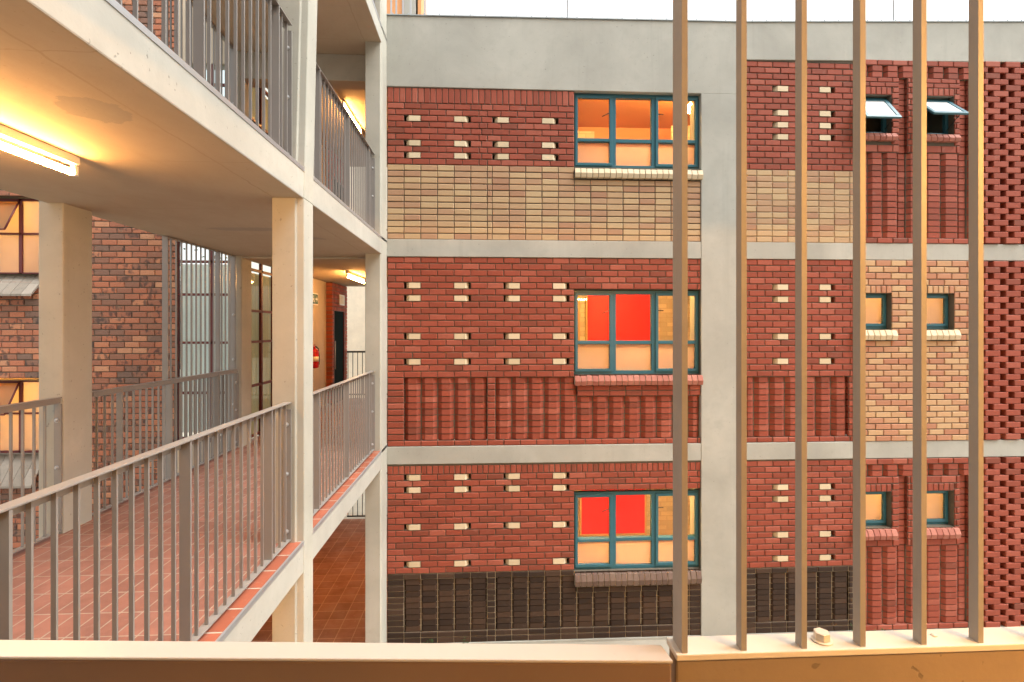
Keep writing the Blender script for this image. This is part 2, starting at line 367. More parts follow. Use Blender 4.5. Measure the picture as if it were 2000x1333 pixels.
def rows(mb, W, u0, u1, z0, z1, n, joints, holes=(), mb_i=0, mo_i=1, creams=None, jz=None, depth=.10, skip=None):
    """n courses from z1 downwards; joints(i) gives the vertical joints of course i; creams {course: [(cell start, void side)]}"""
    h = (z1-z0)/n; jz = jz or h*.155
    for i in range(n):
        b = z1-(i+1)*h; t = z1-i*h
        js = sorted(set([u0] + [q for q in joints(i) if u0+.03 < q < u1-.03] + [u1]))
        for a, c in zip(js[:-1], js[1:]):
            if skip and skip(i, (a+c)/2): continue
            for (s, e) in cut(a, c, b, t, holes):
                cr = None
                if creams and i in creams:
                    for (cu, side) in creams[i]:
                        if abs(s-cu) < .07: cr = side
                if cr is None:
                    mb.mi = mb_i; brick(mb, W, s+JT/2, e-JT/2, b+jz/2, t-jz/2, 0, depth)
                    mb.mi = mo_i; mquad(mb, W, s, e, b, t, -.013)
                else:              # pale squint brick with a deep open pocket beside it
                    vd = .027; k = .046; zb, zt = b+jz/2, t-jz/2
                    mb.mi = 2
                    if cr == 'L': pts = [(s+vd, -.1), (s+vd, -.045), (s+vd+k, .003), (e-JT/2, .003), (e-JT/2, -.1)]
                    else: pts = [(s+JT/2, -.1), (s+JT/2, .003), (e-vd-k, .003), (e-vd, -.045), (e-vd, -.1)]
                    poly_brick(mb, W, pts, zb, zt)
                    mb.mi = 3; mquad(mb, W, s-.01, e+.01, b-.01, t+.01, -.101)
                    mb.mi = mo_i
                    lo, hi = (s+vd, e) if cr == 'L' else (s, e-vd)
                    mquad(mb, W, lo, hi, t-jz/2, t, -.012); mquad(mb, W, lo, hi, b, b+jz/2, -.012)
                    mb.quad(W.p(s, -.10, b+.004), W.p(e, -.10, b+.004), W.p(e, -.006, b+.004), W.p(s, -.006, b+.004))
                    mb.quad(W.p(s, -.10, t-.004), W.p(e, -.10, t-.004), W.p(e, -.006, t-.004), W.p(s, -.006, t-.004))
def soldiers(mb, W, u0, u1, z0, z1, pitch, mb_i=0, mo_i=1):
    n = max(1, round((u1-u0)/pitch)); p = (u1-u0)/n
    for i in range(n):
        mb.mi = mb_i; brick(mb, W, u0+i*p+JT/2, u0+(i+1)*p-JT/2, z0+.006, z1-.006)
    mb.mi = mo_i; mquad(mb, W, u0, u1, z0, z1, -.010)
def flutes(mb, W, cells, z0, z1, n, mb_i=0, mo_i=1, rec=.018, cham=.060, deep=.048, jz=None):
    h = (z1-z0)/n; jz = jz or h*.16
    for (a, b) in cells:
        mb.mi = mb_i
        cw = min(cham, (b-a)*.35)
        for i in range(n):
            t = z1-i*h-jz/2; s = z1-(i+1)*h+jz/2; j = random.uniform(-.003, .003)
            poly_brick(mb, W, [(a+.006, -.13), (a+.006, -rec-deep+j), (a+cw, -rec+j), (b-cw, -rec+j), (b-.006, -rec-deep+j), (b-.006, -.13)], s, t)
        mb.mi = mo_i
        poly_brick(mb, W, [(a, -.13), (a, -rec-deep-.004), (a+cw+.004, -rec-.018), (b-cw-.004, -rec-.018), (b, -rec-deep-.004), (b, -.13)], z0, z1)
def reveal(mb, W, u0, u1, z0, z1, mi, w0=-.008, w1=-.16):
    mb.mi = mi
    mb.quad(W.p(u0, w0, z0), W.p(u0, w1, z0), W.p(u0, w1, z1), W.p(u0, w0, z1))
    mb.quad(W.p(u1, w0, z0), W.p(u1, w1, z0), W.p(u1, w1, z1), W.p(u1, w0, z1))
    mb.quad(W.p(u0, w0, z1), W.p(u1, w0, z1), W.p(u1, w1, z1), W.p(u0, w1, z1))
    mb.quad(W.p(u0, w0, z0), W.p(u1, w0, z0), W.p(u1, w1, z0), W.p(u0, w1, z0))
def sill(name, W, u0, u1, zt, h, mat, parent, pitch=.083, mort='mortar', proj=.055):
    mb = MB(); n = round((u1-u0)/pitch); p = (u1-u0)/n
    for i in range(n):
        a = u0+i*p+.004; b = u0+(i+1)*p-.004; j = random.uniform(-.003, .003)
        prof = [(-.14, zt-.002+j), (proj*.45, zt-h*.10+j), (proj, zt-h*.58+j), (proj*.72, zt-h+j), (-.05, zt-h+j)]
        mb.mi = 0; mb.prism([W.p(a, w, z) for w, z in prof], [W.p(b, w, z) for w, z in prof])
    prof = [(-.14, zt-.010), (proj*.45-.01, zt-h*.10-.010), (proj-.011, zt-h*.58), (proj*.72-.008, zt-h+.008), (-.05, zt-h+.008)]
    mb.mi = 1; mb.prism([W.p(u0+.003, w, z) for w, z in prof], [W.p(u1-.003, w, z) for w, z in prof])
    return mb.build(name, [mat, M[mort]], parent, bevel=.004)

FW = Wall((0, 7.2, 0), (1, 0, 0), (0, -1, 0))
MOD = .2318
XA0, XA1, XP1, XB1, XC1, XE = -1.38, 3.073, 3.72, 5.34, 7.138, 9.9
bld = thing('brick_building', (3.5, 7.6, -4.43), 'long red and buff brick building with concrete bands and teal windows across the courtyard', 'building')

# concrete frame of the facade
def wedge(name, x0, x1, zt0, zt1, zb0, zb1, y0, y1, mat, bevel=.006):
    mb = MB(); mb.prism([(x0,y0,zb0),(x1,y0,zb1),(x1,y1,zb1),(x0,y1,zb0)], [(x0,y0,zt0),(x1,y0,zt1),(x1,y1,zt1),(x0,y1,zt0)])
    return mb.build(name, mat, bld, bevel)
mb = MB()
mb.prism([(XA0-.012,7.19,3.375),(XP1,7.19,3.375),(XP1,7.45,3.375),(XA0-.012,7.45,3.375)], [(XA0-.012,7.19,4.355),(XP1,7.19,4.41),(XP1,7.45,4.41),(XA0-.012,7.45,4.355)])
tag(mb.build('parapet_beam', M['conc'], bld, .006), 'deep pale concrete beam over the wide windows')
mb = MB()
mb.prism([(XP1+.001,7.187,3.875),(XE,7.187,3.985),(XE,7.45,3.985),(XP1+.001,7.45,3.875)], [(XP1+.001,7.187,4.412),(XE,7.187,4.60),(XE,7.45,4.60),(XP1+.001,7.45,4.412)])
tag(mb.build('parapet_beam', M['conc'], bld, .006), 'shallower concrete beam over the small windows')
box_obj('concrete_pier', (XA1, XP1, 7.186, 7.6, -4.43, 3.374), M['conc'], bld, .006)
for z0, z1 in ((1.01, 1.25), (-1.885, -1.64)):
    mb = MB(); mb.box(XA0-.012, XA1-.001, 7.19, 7.45, z0, z1); mb.box(XP1+.001, XE, 7.19, 7.45, z0, z1); mb.build('concrete_band', M['conc'], bld, .006)
box_obj('concrete_plinth', (XA0-.012, XA1-.001, 7.185, 7.5, -4.43, -4.395), M['conc'], bld)
box_obj('concrete_plinth', (XP1+.001, XE, 7.185, 7.5, -4.43, -4.395), M['conc'], bld)
mb = MB()
for a, b, za, zb in ((XA0-.02, XP1, 4.358, 4.413), (XP1, XE, 4.413, 4.603)):
    mb.prism([(a,7.175,za),(b,7.175,zb),(b,7.46,zb),(a,7.46,za)], [(a,7.175,za+.012),(b,7.175,zb+.012),(b,7.46,zb+.012),(a,7.46,za+.012)])
    k = int((b-a)/.215)
    for i in range(k):
        x = a+.1+i*.215; z = za+(zb-za)*(x-a)/(b-a)+.012; mb.box(x-.006, x+.006, 7.18, 7.192, z-.002, z+.022)
mb.build('parapet_flashing', M['flash'], bld)

# --- joint layouts
def stretch(u0, first):
    return lambda i: [u0 + MOD*(k + (first if i % 2 == 0 else first-.5)) for k in range(0, 60)]
def topA(i):                     # top floor: closer bricks beside the movement joint
    t1 = [0,1,2,3,4,5,5.66,6.33,7.33,8.33,9.33,10.33]; t2 = [0,.5,1.5,2.5,3.5,4.5,5.5,6.0,6.83,7.83,8.83,9.83,10.83]
    return [XA0 + MOD*q for q in (t1 if i % 2 == 0 else t2)]
stackA = lambda i: [XA0 + MOD*q for q in [0,1,2,3,4,5,6,6.3]+[7.33+k for k in range(20)]]
stackB = lambda i: [XP1 + MOD*(.75+k) for k in range(10)]
WX0, WX1 = 1.243, 3.069
WIN = [(3.375, 2.30), (.556, -.645), (-2.33, -3.44)]      # window top, bottom
SILL = [(2.285, .145), (-.648, .15), (-3.45, .185)]

def pan(name, mats, label, fn):
    mb = MB(); fn(mb); o = mb.build(name, [M[q] for q in mats], bld, recalc=True); tag(o, label); return o
RM = ['red', 'mortar', 'cream', 'void']
# top floor, wide bay
def f(mb):
    soldiers(mb, FW, XA0, WX0, 3.155, 3.372, .0846)
    cr = [(XA0+MOD*1, 'L'), (XA0+MOD*4, 'R'), (XA0+MOD*6.33, 'L'), (XA0+MOD*9.33, 'R')]
    rows(mb, FW, XA0, WX0, 2.297, 3.155, 10, topA, (), 0, 1, {2: cr, 6: cr, 8: cr})
pan('brick_panel', RM, 'red brick panel under a soldier course with pale bricks beside open pockets', f)
def f(mb):
    rows(mb, FW, XA0, XA1, 1.25, 2.297, 12, stackA, [(WX0, XA1+1, 2.13, 9)], 0, 1, jz=.013)
    mb.mi = 1; mquad(mb, FW, WX0, XA1, 2.13, 2.30, -.012)
pan('brick_panel', ['yel', 'mortar_y'], 'grooved buff bricks in stack bond', f)
# middle floor, wide bay
def f(mb):
    cr = [(XA0+MOD*1, 'L'), (XA0+MOD*4, 'R'), (XA0+MOD*7, 'L'), (XA0+MOD*10, 'R')]
    rows(mb, FW, XA0, XA1, -.68, 1.008, 19, stretch(XA0, 0), [(WX0, XA1+1, -.86, .558)], 0, 1, {4: cr, 6: cr, 12: cr, 16: cr})
    reveal(mb, FW, WX0-.001, XA1-.001, -.645, .560, 1)
    cells = [(XA0+MOD*k, XA0+MOD*(k+1)) for k in (1,2,3,4,5)] + [(XA0+MOD*(6.5+k), XA0+MOD*(7.5+k)) for k in range(5)]
    flutes(mb, FW, cells, -1.559, -.682, 10)
    rows(mb, FW, XA0, XA0+MOD, -1.559, -.68, 10, lambda i: [], (), 0, 1)
    rows(mb, FW, XA0+6*MOD, XA0+6.5*MOD, -1.559, -.68, 10, lambda i: [], (), 0, 1)
    x = XA0+11.5*MOD
    rows(mb, FW, x, XA1, -.955, -.80, 2, lambda i: [x+MOD*k for k in range(9)], (), 0, 1)
    flutes(mb, FW, [(x+MOD*k, min(XA1, x+MOD*(k+1))) for k in range(8) if x+MOD*(k+.5) < XA1], -1.559, -.957, 7)
    rows(mb, FW, XA0, XA1, -1.64, -1.559, 1, stretch(XA0, 0), (), 0, 1)
pan('brick_panel', RM, 'red brick panel over a base of fluted brick columns', f)
# lower floor, wide bay
def f(mb):
    soldiers(mb, FW, XA0, XA1, -2.032, -1.908, .0775)
    mb.mi = 1; mquad(mb, FW, XA0, XA1, -1.908, -1.885, -.004)
    cr = [(XA0+MOD*1, 'L'), (XA0+MOD*4, 'R'), (XA0+MOD*7, 'L'), (XA0+MOD*10, 'R')]
    rows(mb, FW, XA0, XA1, -3.416, -2.032, 16, stretch(XA0, 0), [(WX0, XA1+1, -3.7, -2.30)], 0, 1, {0: cr, 2: cr, 8: cr, 14: cr})
    reveal(mb, FW, WX0-.001, XA1-.001, -3.44, -2.29, 1)
pan('brick_panel', RM, 'red brick panel under a header course on the lower floor', f)
def f(mb):
    zr = -3.418; h = (4.395-3.418)/12
    st = lambda i: [XA0+MOD*k for k in range(7)] + [XA0+MOD*(6.5+k) for k in range(20)]
    hole = [(WX0, XA1+1, -3.66, 0)]
    flu = [(XA0+MOD*k, XA0+MOD*(k+1)) for k in (1,2,3,4,5)] + [(XA0+MOD*(6.5+k), XA0+MOD*(7.5+k)) for k in range(5)]
    x = XA0+11.5*MOD; flu2 = [(x+MOD*k, x+MOD*(k+1)) for k in range(6)]
    isf = lambda i, u: (1 <= i <= 9 and any(a < u < b for a, b in flu)) or (4 <= i <= 9 and any(a < u < b for a, b in flu2))
    rows(mb, FW, XA0, XA1, -4.395, zr, 12, st, hole, 0, 1, jz=.010, skip=isf)
    flutes(mb, FW, flu, zr-10*h, zr-h, 9, rec=.010, cham=.03, deep=.03, jz=.009)
    flutes(mb, FW, flu2, zr-10*h, zr-4*h, 6, rec=.010, cham=.03, deep=.03, jz=.009)
pan('brick_panel', ['brown', 'mortar_l'], 'dark brown brick base with shallow rounded columns', f)
# narrow bay
crB = [(XP1+MOD*1.78, 'L'), (XP1+MOD*4.78, 'R')]
jB = lambda i: [XP1+MOD*(k+(.78 if i % 2 == 0 else .28)) for k in range(9)]
def f(mb):
    rows(mb, FW, XP1, XB1, 2.30, 3.868, 18, jB, (), 0, 1, {4: crB, 8: crB, 10: crB, 12: crB})
    mb.mi = 1; mquad(mb, FW, XP1, XB1, 3.868, 3.96, -.006)
pan('brick_panel', RM, 'narrow red brick panel with paired pale bricks on the top floor', f)
pan('brick_panel', ['yel', 'mortar_l'], 'narrow panel of grooved buff bricks in stack bond',
    lambda mb: rows(mb, FW, XP1, XB1, 1.25, 2.30, 12, stackB, (), 0, 1, jz=.012))
def f(mb):
    rows(mb, FW, XP1, XB1, -.69, 1.008, 19, jB, (), 0, 1, {4: crB, 6: crB, 12: crB, 16: crB})
    js = [XP1-MOD*.3+MOD*k for k in range(9)]
    flutes(mb, FW, [(max(XP1, a), min(XB1-.02, a+MOD)) for a in js if a+MOD > XP1+.05 and a+MOD < XB1+.01], -1.56, -.692, 10)
    rows(mb, FW, XP1, XB1, -1.64, -1.56, 1, jB, (), 0, 1)
    e_ = js[6]+MOD; rows(mb, FW, e_, XB1, -1.56, -.692, 10, lambda i: [], (), 0, 1)
pan('brick_panel', RM, 'narrow red brick panel over fluted brick columns', f)
def f(mb):
    rows(mb, FW, XP1, XB1, -3.45, -1.903, 18, jB, (), 0, 1, {4: crB, 6: crB, 12: crB, 16: crB})
    mb.mi = 1; mquad(mb, FW, XP1, XB1, -1.903, -1.885, -.004)
pan('brick_panel', RM, 'narrow red brick panel on the lower floor', f)
def f(mb):
    js = [XP1-MOD*.3+MOD*k for k in range(9)]; h = (4.395-3.452)/12
    fl = [(a, a+MOD) for a in js if a > XP1 and a+MOD < XB1+.05]
    fl = [(a, min(b, XB1)) for a, b in fl]
    rows(mb, FW, XP1, XB1, -4.395, -3.452, 12, lambda i: js, (), 0, 1, jz=.010, skip=lambda i, u: 1 <= i <= 9 and any(a < u < b for a, b in fl))
    flutes(mb, FW, fl, -3.452-10*h, -3.452-h, 9, rec=.010, cham=.03, deep=.03, jz=.009)
pan('brick_panel', ['brown', 'mortar_l'], 'narrow dark brown brick base with rounded columns', f)

# small-window bay
SW = [(5.345, 5.906), (6.289, 6.862)]
SZ = [(3.415, 2.86), (.52, .0), (-2.374, -2.90)]
def small_bay(ztop, zw1, zw0, zbot, zfl0, zfl1, nfl):
    def f(mb):
        CW = Wall((0, 7.18, 0), (1, 0, 0), (0, -1, 0))
        holes = [(a, b, zw0-.17, zw1+.115) for a, b in SW]
        hh = .0868
        # upper part: plain row, two rows of fluted stubs, plain row, header lintels, jambs
        rows(mb, CW, XB1, XC1, ztop-hh, ztop, 1, stretch(XB1, .5), (), 0, 1)
        zs1 = ztop-hh; zs0 = ztop-3*hh
        grooves = [(6.02, 6.15), (6.95, 7.08)]
        cells = []; u = XB1
        while u < XC1-.05:
            e = min(XC1, u+MOD); cells.append((u, e)); u = e
        flutes(mb, CW, cells, zs0, zs1, 2, rec=.004, cham=.045, deep=.045)
        def plain(z0, z1, n, hl=()):
            rows(mb, CW, XB1, 6.02, z0, z1, n, stretch(XB1, .5), hl, 0, 1)
            rows(mb, CW, 6.15, 6.95, z0, z1, n, stretch(6.15, .2), hl, 0, 1)
            rows(mb, CW, 7.08, XC1, z0, z1, n, lambda i: [], hl, 0, 1)
            flutes(mb, CW, grooves, z0, z1, n, rec=.045, cham=.02, deep=.015)
        zl = zw1+.115
        plain(zl, zs0, max(1, round((zs0-zl)/hh))); plain(zw0-.17, zl, round((zl-zw0+.17)/hh), holes)
        for (a, b) in SW:
            soldiers(mb, CW, a, b, zw1, zl, .078)
            reveal(mb, CW, a, b, zw0, zw1, 1)
            mb.mi = 1; mquad(mb, CW, a, b, zw0-.17, zw0, -.012)
        # below the sills
        k = max(1, round((zw0-.17-zfl1)/hh)); plain(zfl1, zw0-.17, k)
        c2 = []
        for (a, b) in ((XB1, 6.02), (6.15, 6.95), (7.08, XC1)):
            q = max(1, round((b-a)/MOD))
            c2 += [(a+(b-a)*i/q, a+(b-a)*(i+1)/q) for i in range(q)]
        flutes(mb, CW, c2, zfl0, zfl1, nfl, rec=.006, cham=.05, deep=.04)
        flutes(mb, CW, grooves, zfl0, zfl1, nfl, rec=.045, cham=.02, deep=.015)
        k = max(1, round((zfl0-zbot)/hh)); rows(mb, CW, XB1, XC1, zbot, zfl0, k, stretch(XB1, .5), (), 0, 1)
    return f
pan('brick_panel', ['red', 'mortar'], 'red brick bay with fluted columns and two open windows', small_bay(3.93, *SZ[0], 1.25, 1.33, 2.575, 14))
pan('brick_panel', ['red', 'mortar'], 'red brick bay with fluted columns and two lit windows', small_bay(-1.89, *SZ[2], -4.395, -4.31, -3.17, 13))
def f(mb):
    CW = Wall((0, 7.18, 0), (1, 0, 0), (0, -1, 0)); zw1, zw0 = SZ[1]
    hl = [(a, b, zw0-.17, zw1+.115) for a, b in SW]
    for za, zb_ in ((zw1+.115, 1.006), (zw0-.17, zw1+.115), (-1.64, zw0-.17)):
        rows(mb, CW, XB1, XC1, za, zb_, max(1, round((zb_-za)/.0875)), stretch(XB1, .4), hl, 0, 1)
    for a, b in SW:
        soldiers(mb, CW, a, b, zw1, zw1+.115, .078); reveal(mb, CW, a, b, zw0, zw1, 1); mb.mi = 1; mquad(mb, CW, a, b, zw0-.17, zw0, -.012)
pan('brick_panel', ['yel_p', 'mortar'], 'buff and pink brick bay with two small windows', f)

# open brick screens at the right end
def screen(z0, z1, n):
    def f(mb):
        LW = Wall((0, 7.165, 0), (1, 0, 0), (0, -1, 0)); h = (z1-z0)/n; per = .318
        for i in range(n):
            b = z0+i*h; t = b+h
            mb.mi = 0
            brick(mb, LW, XC1+.004, XC1+(.115 if i % 2 else .10), b+.006, t-.006, 0, .11)
            x = XC1+(.115 if i % 2 else .10) + (0 if i % 2 else .085)
            if i % 2: brick(mb, LW, x, x+.115, b+.006, t-.006, 0, .11); x += .115+.085
            while x < XE:
                brick(mb, LW, x, x+.232, b+.003, t-.003, 0, .115); 
                x += per
        # thin mortar beds tying overlapping bricks
        for i in range(n-1):
            t = z0+(i+1)*h; x = XC1+.1
            mb.mi = 1
            while x < XE:
                mb.box(x+.09, x+.135, 7.175, 7.27, t-.0045, t+.0045); x += per/2
        mb.mi = 1; mb.box(XC1-.004, XC1+.004, 7.19, 7.3, z0, z1)
    return f
for z0, z1, n in ((1.26, 3.94, 31), (-1.63, 1.0, 30), (-4.395, -1.892, 29)):
    pan('brick_screen', ['red', 'mortar'], 'open hit and miss red brick screen', screen(z0, z1, n))

# --- windows
def bars(mb, W, rects, w0, w1):
    for (a, b, c, d) in rects:
        mb.prism([W.p(a, w0, c), W.p(b, w0, c), W.p(b, w1, c), W.p(a, w1, c)], [W.p(a, w0, d), W.p(b, w0, d), W.p(b, w1, d), W.p(a, w1, d)])
def pane(name, W, a, b, c, d, w, mat, parent):
    mb = MB(); mb.prism([W.p(a, w-.004, c), W.p(b, w-.004, c), W.p(b, w, c), W.p(a, w, c)], [W.p(a, w-.004, d), W.p(b, w-.004, d), W.p(b, w, d), W.p(a, w, d)])
    return mb.build(name, mat, parent)
def wide_window(zt, zb, sillc, label):
    mb = MB(); fr = .040; zt -= .004; a0, a1 = WX0+.003, WX1; zs = zb+.048
    xs = [a0, a0+.575, a0+1.165, a1]; W = FW
    ht = zb+(zt-zb)*.378
    R_ = [(a0, a1, zb, zs), (a0, a1, zt-fr-.012, zt), (a0, a0+fr, zs, zt-fr-.012), (a1-fr, a1, zs, zt-fr-.012)]
    R_ += [(x-.036, x+.036, zs, zt-fr-.012) for x in xs[1:3]]
    bars(mb, W, R_, -.065, -.135)
    mb2 = MB()
    for k in (0, 1, 2):
        l = xs[k]+(fr if k == 0 else .036); r = xs[k+1]-(fr if k == 2 else .036)
        bars(mb, W, [(l, r, ht-.026, ht+.026)], -.072, -.130)
    win = mb.build('window', M['teal'], bld, .004); tag(win, label)
    for k in (0, 2):             # opening casements stand proud of the fixed frame
        l = xs[k]+(.018 if k == 0 else .020); r = xs[k+1]-(.018 if k == 2 else .020); m = MB(); q = .040
        lo = zs-.012; hi = zt-.032
        bars(m, W, [(l, r, lo, lo+q), (l, r, hi-q, hi), (l, l+q, lo+q, hi-q), (r-q, r, lo+q, hi-q), (l+q, r-q, ht-.022, ht+.022)], -.048, -.098)
        m.build('sash', M['teal'], win, .004)
    for k in (0, 1, 2):
        l = xs[k]+.03; r = xs[k+1]-.03
        pane('glass_pane', W, l, r, ht, zt-.04, -.104, M['glass'], win)
        pane('frosted_pane', W, l, r, zs-.01, ht, -.104, M['frost'], win)
        if k != 1:
            m = MB(); s = 1
            x1 = r-.02 if k == 0 else l+.02; x0 = x1-.10 if k == 0 else x1+.11
            z = ht+(zt-ht)*.62
            m.tube((x0, 7.2+.13, z-.045 if k == 0 else z), (x1, 7.2+.115, z), .007, n=8); m.build('window_stay', M['dark_steel'], win)
    return win
wl_ = ['wide teal window on the top floor with a dim orange room and a lamp', 'wide teal window on the middle floor with a red board behind', 'wide teal window on the lower floor with a red board behind']
for (zt, zb), (sz, sh), lb, sm, mo, xo in zip(WIN, SILL, wl_, ('cream', 'red_sill', 'brown_sill'), ('mortar', 'mortar_l', 'mortar_l'), (.02, .02, .0)):
    wide_window(zt, zb, None, lb)
    sill('window_sill', FW, WX0+.002, XA1+xo, sz, sh, M[sm], bld, mort=mo)
CW = Wall((0, 7.18, 0), (1, 0, 0), (0, -1, 0))
for fl, (zt, zb) in enumerate(SZ):
    for kk, (a, b) in enumerate(SW):
        mb = MB(); fr = .045; zs = zb+.05
        bars(mb, CW, [(a, b, zb, zs), (a, b, zt-fr, zt), (a, a+fr, zs, zt-fr), (b-fr, b, zs, zt-fr)], -.10, -.155)
        win = mb.build('window', M['teal'], bld, .004)
        q = .056 if fl == 0 else .042
        if fl == 0:              # top-hung sash propped open
            ang = R(-37 if kk == 0 else -46); m = MB(); H = zt-.035-zs; l, r = a+.02, b-.02
            bars(m, CW, [(l, r, zs-.01, zs-.01+q), (l, r, zt-.03-q, zt-.03), (l, l+q, zs-.01+q, zt-.03-q), (r-q, r, zs-.01+q, zt-.03-q)], -.075, -.105)
            hz = zt-.03; hy = 7.18+.085
            def rot(v):
                y, z = v[1]-hy, v[2]-hz; c, s = math.cos(ang), math.sin(ang)
                return (v[0], hy+y*c-z*s, hz+y*s+z*c)
            m.v = [rot(v) for v in m.v]; sash = m.build('open_sash', M['teal'], win, .004)
            m = MB(); bars(m, CW, [(l+q-.01, r-q+.01, zs+.02, zt-.062)], -.085, -.092); m.v = [rot(v) for v in m.v]; m.build('glass_pane', M['glass_sky_w'], win)
            for xx in (l+.01, r-.01):
                m = MB(); p1 = rot((xx, 7.18+.09, zs+.12)); m.tube((xx, 7.18+.11, zs+.03), p1, .006, n=8); m.build('window_stay', M['dark_steel'], win)
            tag(win, 'small teal window with its sash propped open')
        else:
            m = MB(); l, r = a+.02, b-.02
            bars(m, CW, [(l, r, zs-.012, zs-.012+q), (l, r, zt-.022-q, zt-.022), (l, l+q, zs-.012+q, zt-.022-q), (r-q, r, zs-.012+q, zt-.022-q)], -.085, -.125)
            m.build('sash', M['teal'], win, .004)
            pane('frosted_pane', CW, l+.02, r-.02, zs, zt-.04, -.13, M['frost'], win)
        sill('window_sill', CW, a-.012, b+.055, zb-.003, .155 if fl else .12, M[('red_sill', 'cream', 'red_sill')[fl]], bld, pitch=.095, proj=.06)

# --- rooms behind the windows
def room(x0, x1, y0, y1, z0, z1, mat, name='room', front=None, lamp=None, lm='tube_room'):
    mb = MB()
    mb.quad((x0,y1,z0),(x1,y1,z0),(x1,y1,z1),(x0,y1,z1)); mb.quad((x0,y0,z0),(x0,y1,z0),(x0,y1,z1),(x0,y0,z1))
    mb.quad((x1,y0,z0),(x1,y1,z0),(x1,y1,z1),(x1,y0,z1)); mb.quad((x0,y0,z0),(x1,y0,z0),(x1,y1,z0),(x0,y1,z0))
    mb.quad((x0,y0,z1),(x1,y0,z1),(x1,y1,z1),(x0,y1,z1))
    o = mb.build(name, M[mat], bld, recalc=False)
    if front is not None:
        m = MB(); xs = sorted({x0, x1, *[h[0] for h in front], *[h[1] for h in front]}); zs = sorted({z0, z1, *[h[2] for h in front], *[h[3] for h in front]})
        for a, b in zip(xs[:-1], xs[1:]):
            for c, d in zip(zs[:-1], zs[1:]):
                if not any(h[0] < (a+b)/2 < h[1] and h[2] < (c+d)/2 < h[3] for h in front): m.box(a, b, y0-.012, y0, c, d)
        m.build('room_front', M['void'], o)
    if lamp:
        x, y, z, L = lamp; m = MB(); m.box(x-L/2-.03, x+L/2+.03, y-.04, y+.04, z+.03, z+.09); m.build('lamp_housing', M['white'], o)
        m = MB(); m.tube((x-L/2, y, z), (x+L/2, y, z), .018, n=10); m.build('lamp_tube', M[lm], o)
    return o
WH = [[(WX0, XA1-.001, b+.0, t+.002)] for t, b in WIN]
room(.6, 4.2, 7.362, 9.6, 1.3, 3.82, 'room_o', front=WH[0], lamp=(2.2, 7.75, 3.72, 1.4), lm='tube_room')  # hidden tube added beside the globe to strengthen the orange glow
room(.6, 4.2, 7.362, 9.4, -1.5, 1.0, 'room', front=WH[1], lamp=(2.2, 7.75, .88, 1.5))
room(.6, 4.2, 7.362, 9.4, -4.3, -1.95, 'room', front=WH[2], lamp=(2.2, 7.75, -2.07, 1.5))
SH = [[(a, b, z0, z1) for a, b in SW] for z1, z0 in SZ]
room(5.2, 7.1, 7.341, 8.9, 1.4, 3.9, 'conc', front=SH[0])
room(5.2, 7.1, 7.341, 8.9, -1.5, .98, 'room', front=SH[1], lamp=(6.1, 7.9, .85, .9), lm='tube_dim')
room(5.2, 7.1, 7.341, 8.9, -4.3, -1.95, 'room', front=SH[2], lamp=(6.1, 7.9, -2.08, .9), lm='tube_dim')
for z0, z1 in ((1.3, 3.9), (-1.6, .98), (-4.38, -1.93)):
    room(7.15, XE, 7.35, 8.3, z0, z1, 'conc')
t = thing('ceiling_lamp', (3.27, 8.05, 3.55), 'bright round lamp seen through the top floor wide window', 'lamp')
m = MB(); m.lathe((3.27, 8.05, 3.53), [(.004,-.075),(.045,-.062),(.07,-.02),(.066,.03),(.035,.07),(.01,.08)], 16); m.build('globe', M['tube_hot'], t)
m = MB(); m.tube((3.27, 8.05, 3.60), (3.27, 8.05, 3.82), .012, n=8); m.lathe((3.27, 8.05, 3.79), [(.05,0),(.05,.03)], 12); m.build('stem', M['white'], t)
for (x0, x1, z0, z1, lb) in ((1.86, 3.08, -.75, .93, 'plain red board on the wall seen through the middle floor wide window'),
                         (1.75, 2.93, -3.78, -2.02, 'plain red board on the wall seen through the lower floor wide window')):
    t = thing('red_board', ((x0+x1)/2, 9.38, z0), lb, 'board', 'red boards in the rooms')
    box_obj('panel', (x0, x1, 9.355, 9.385, z0, z1), M['board'], t)
    m = MB(); e = .035
    m.box(x0-e, x0, 9.35, 9.39, z0-e, z1); m.box(x1, x1+e, 9.35, 9.39, z0-e, z1); m.box(x0, x1, 9.35, 9.39, z0-e, z0-.001); m.build('frame', M['board_edge'], t)
for x0, x1, z0, z1 in ((1.30, 1.72, -1.45, .80), (1.20, 1.60, -4.25, -2.25)):
    o = box_obj('room_door', (x0, x1, 9.345, 9.39, z0, z1), M['board_edge'], bld)
# fittings in the top floor room
box_obj('room_partition', (1.42, 2.02, 9.50, 9.59, 1.31, 3.70), M['room'], bld)
box_obj('room_cupboard', (.95, 1.36, 9.2, 9.59, 1.31, 3.30), M['board_edge'], bld)
m = MB()
for k in range(7): m.box(3.27+k*.06, 3.30+k*.06, 8.9, 8.94, 1.6, 3.60)
m.build('vertical_blind', M['room'], bld)
# side wall of the building along the passage, roof slab
box_obj('side_wall', (XA0-.01, XA0+.2, 7.46, 12.0, -4.43, 4.2), M['plaster'], bld)
box_obj('roof', (XA0+.21, XE, 7.46, 12.0, 3.95, 4.15), M['conc'], bld)

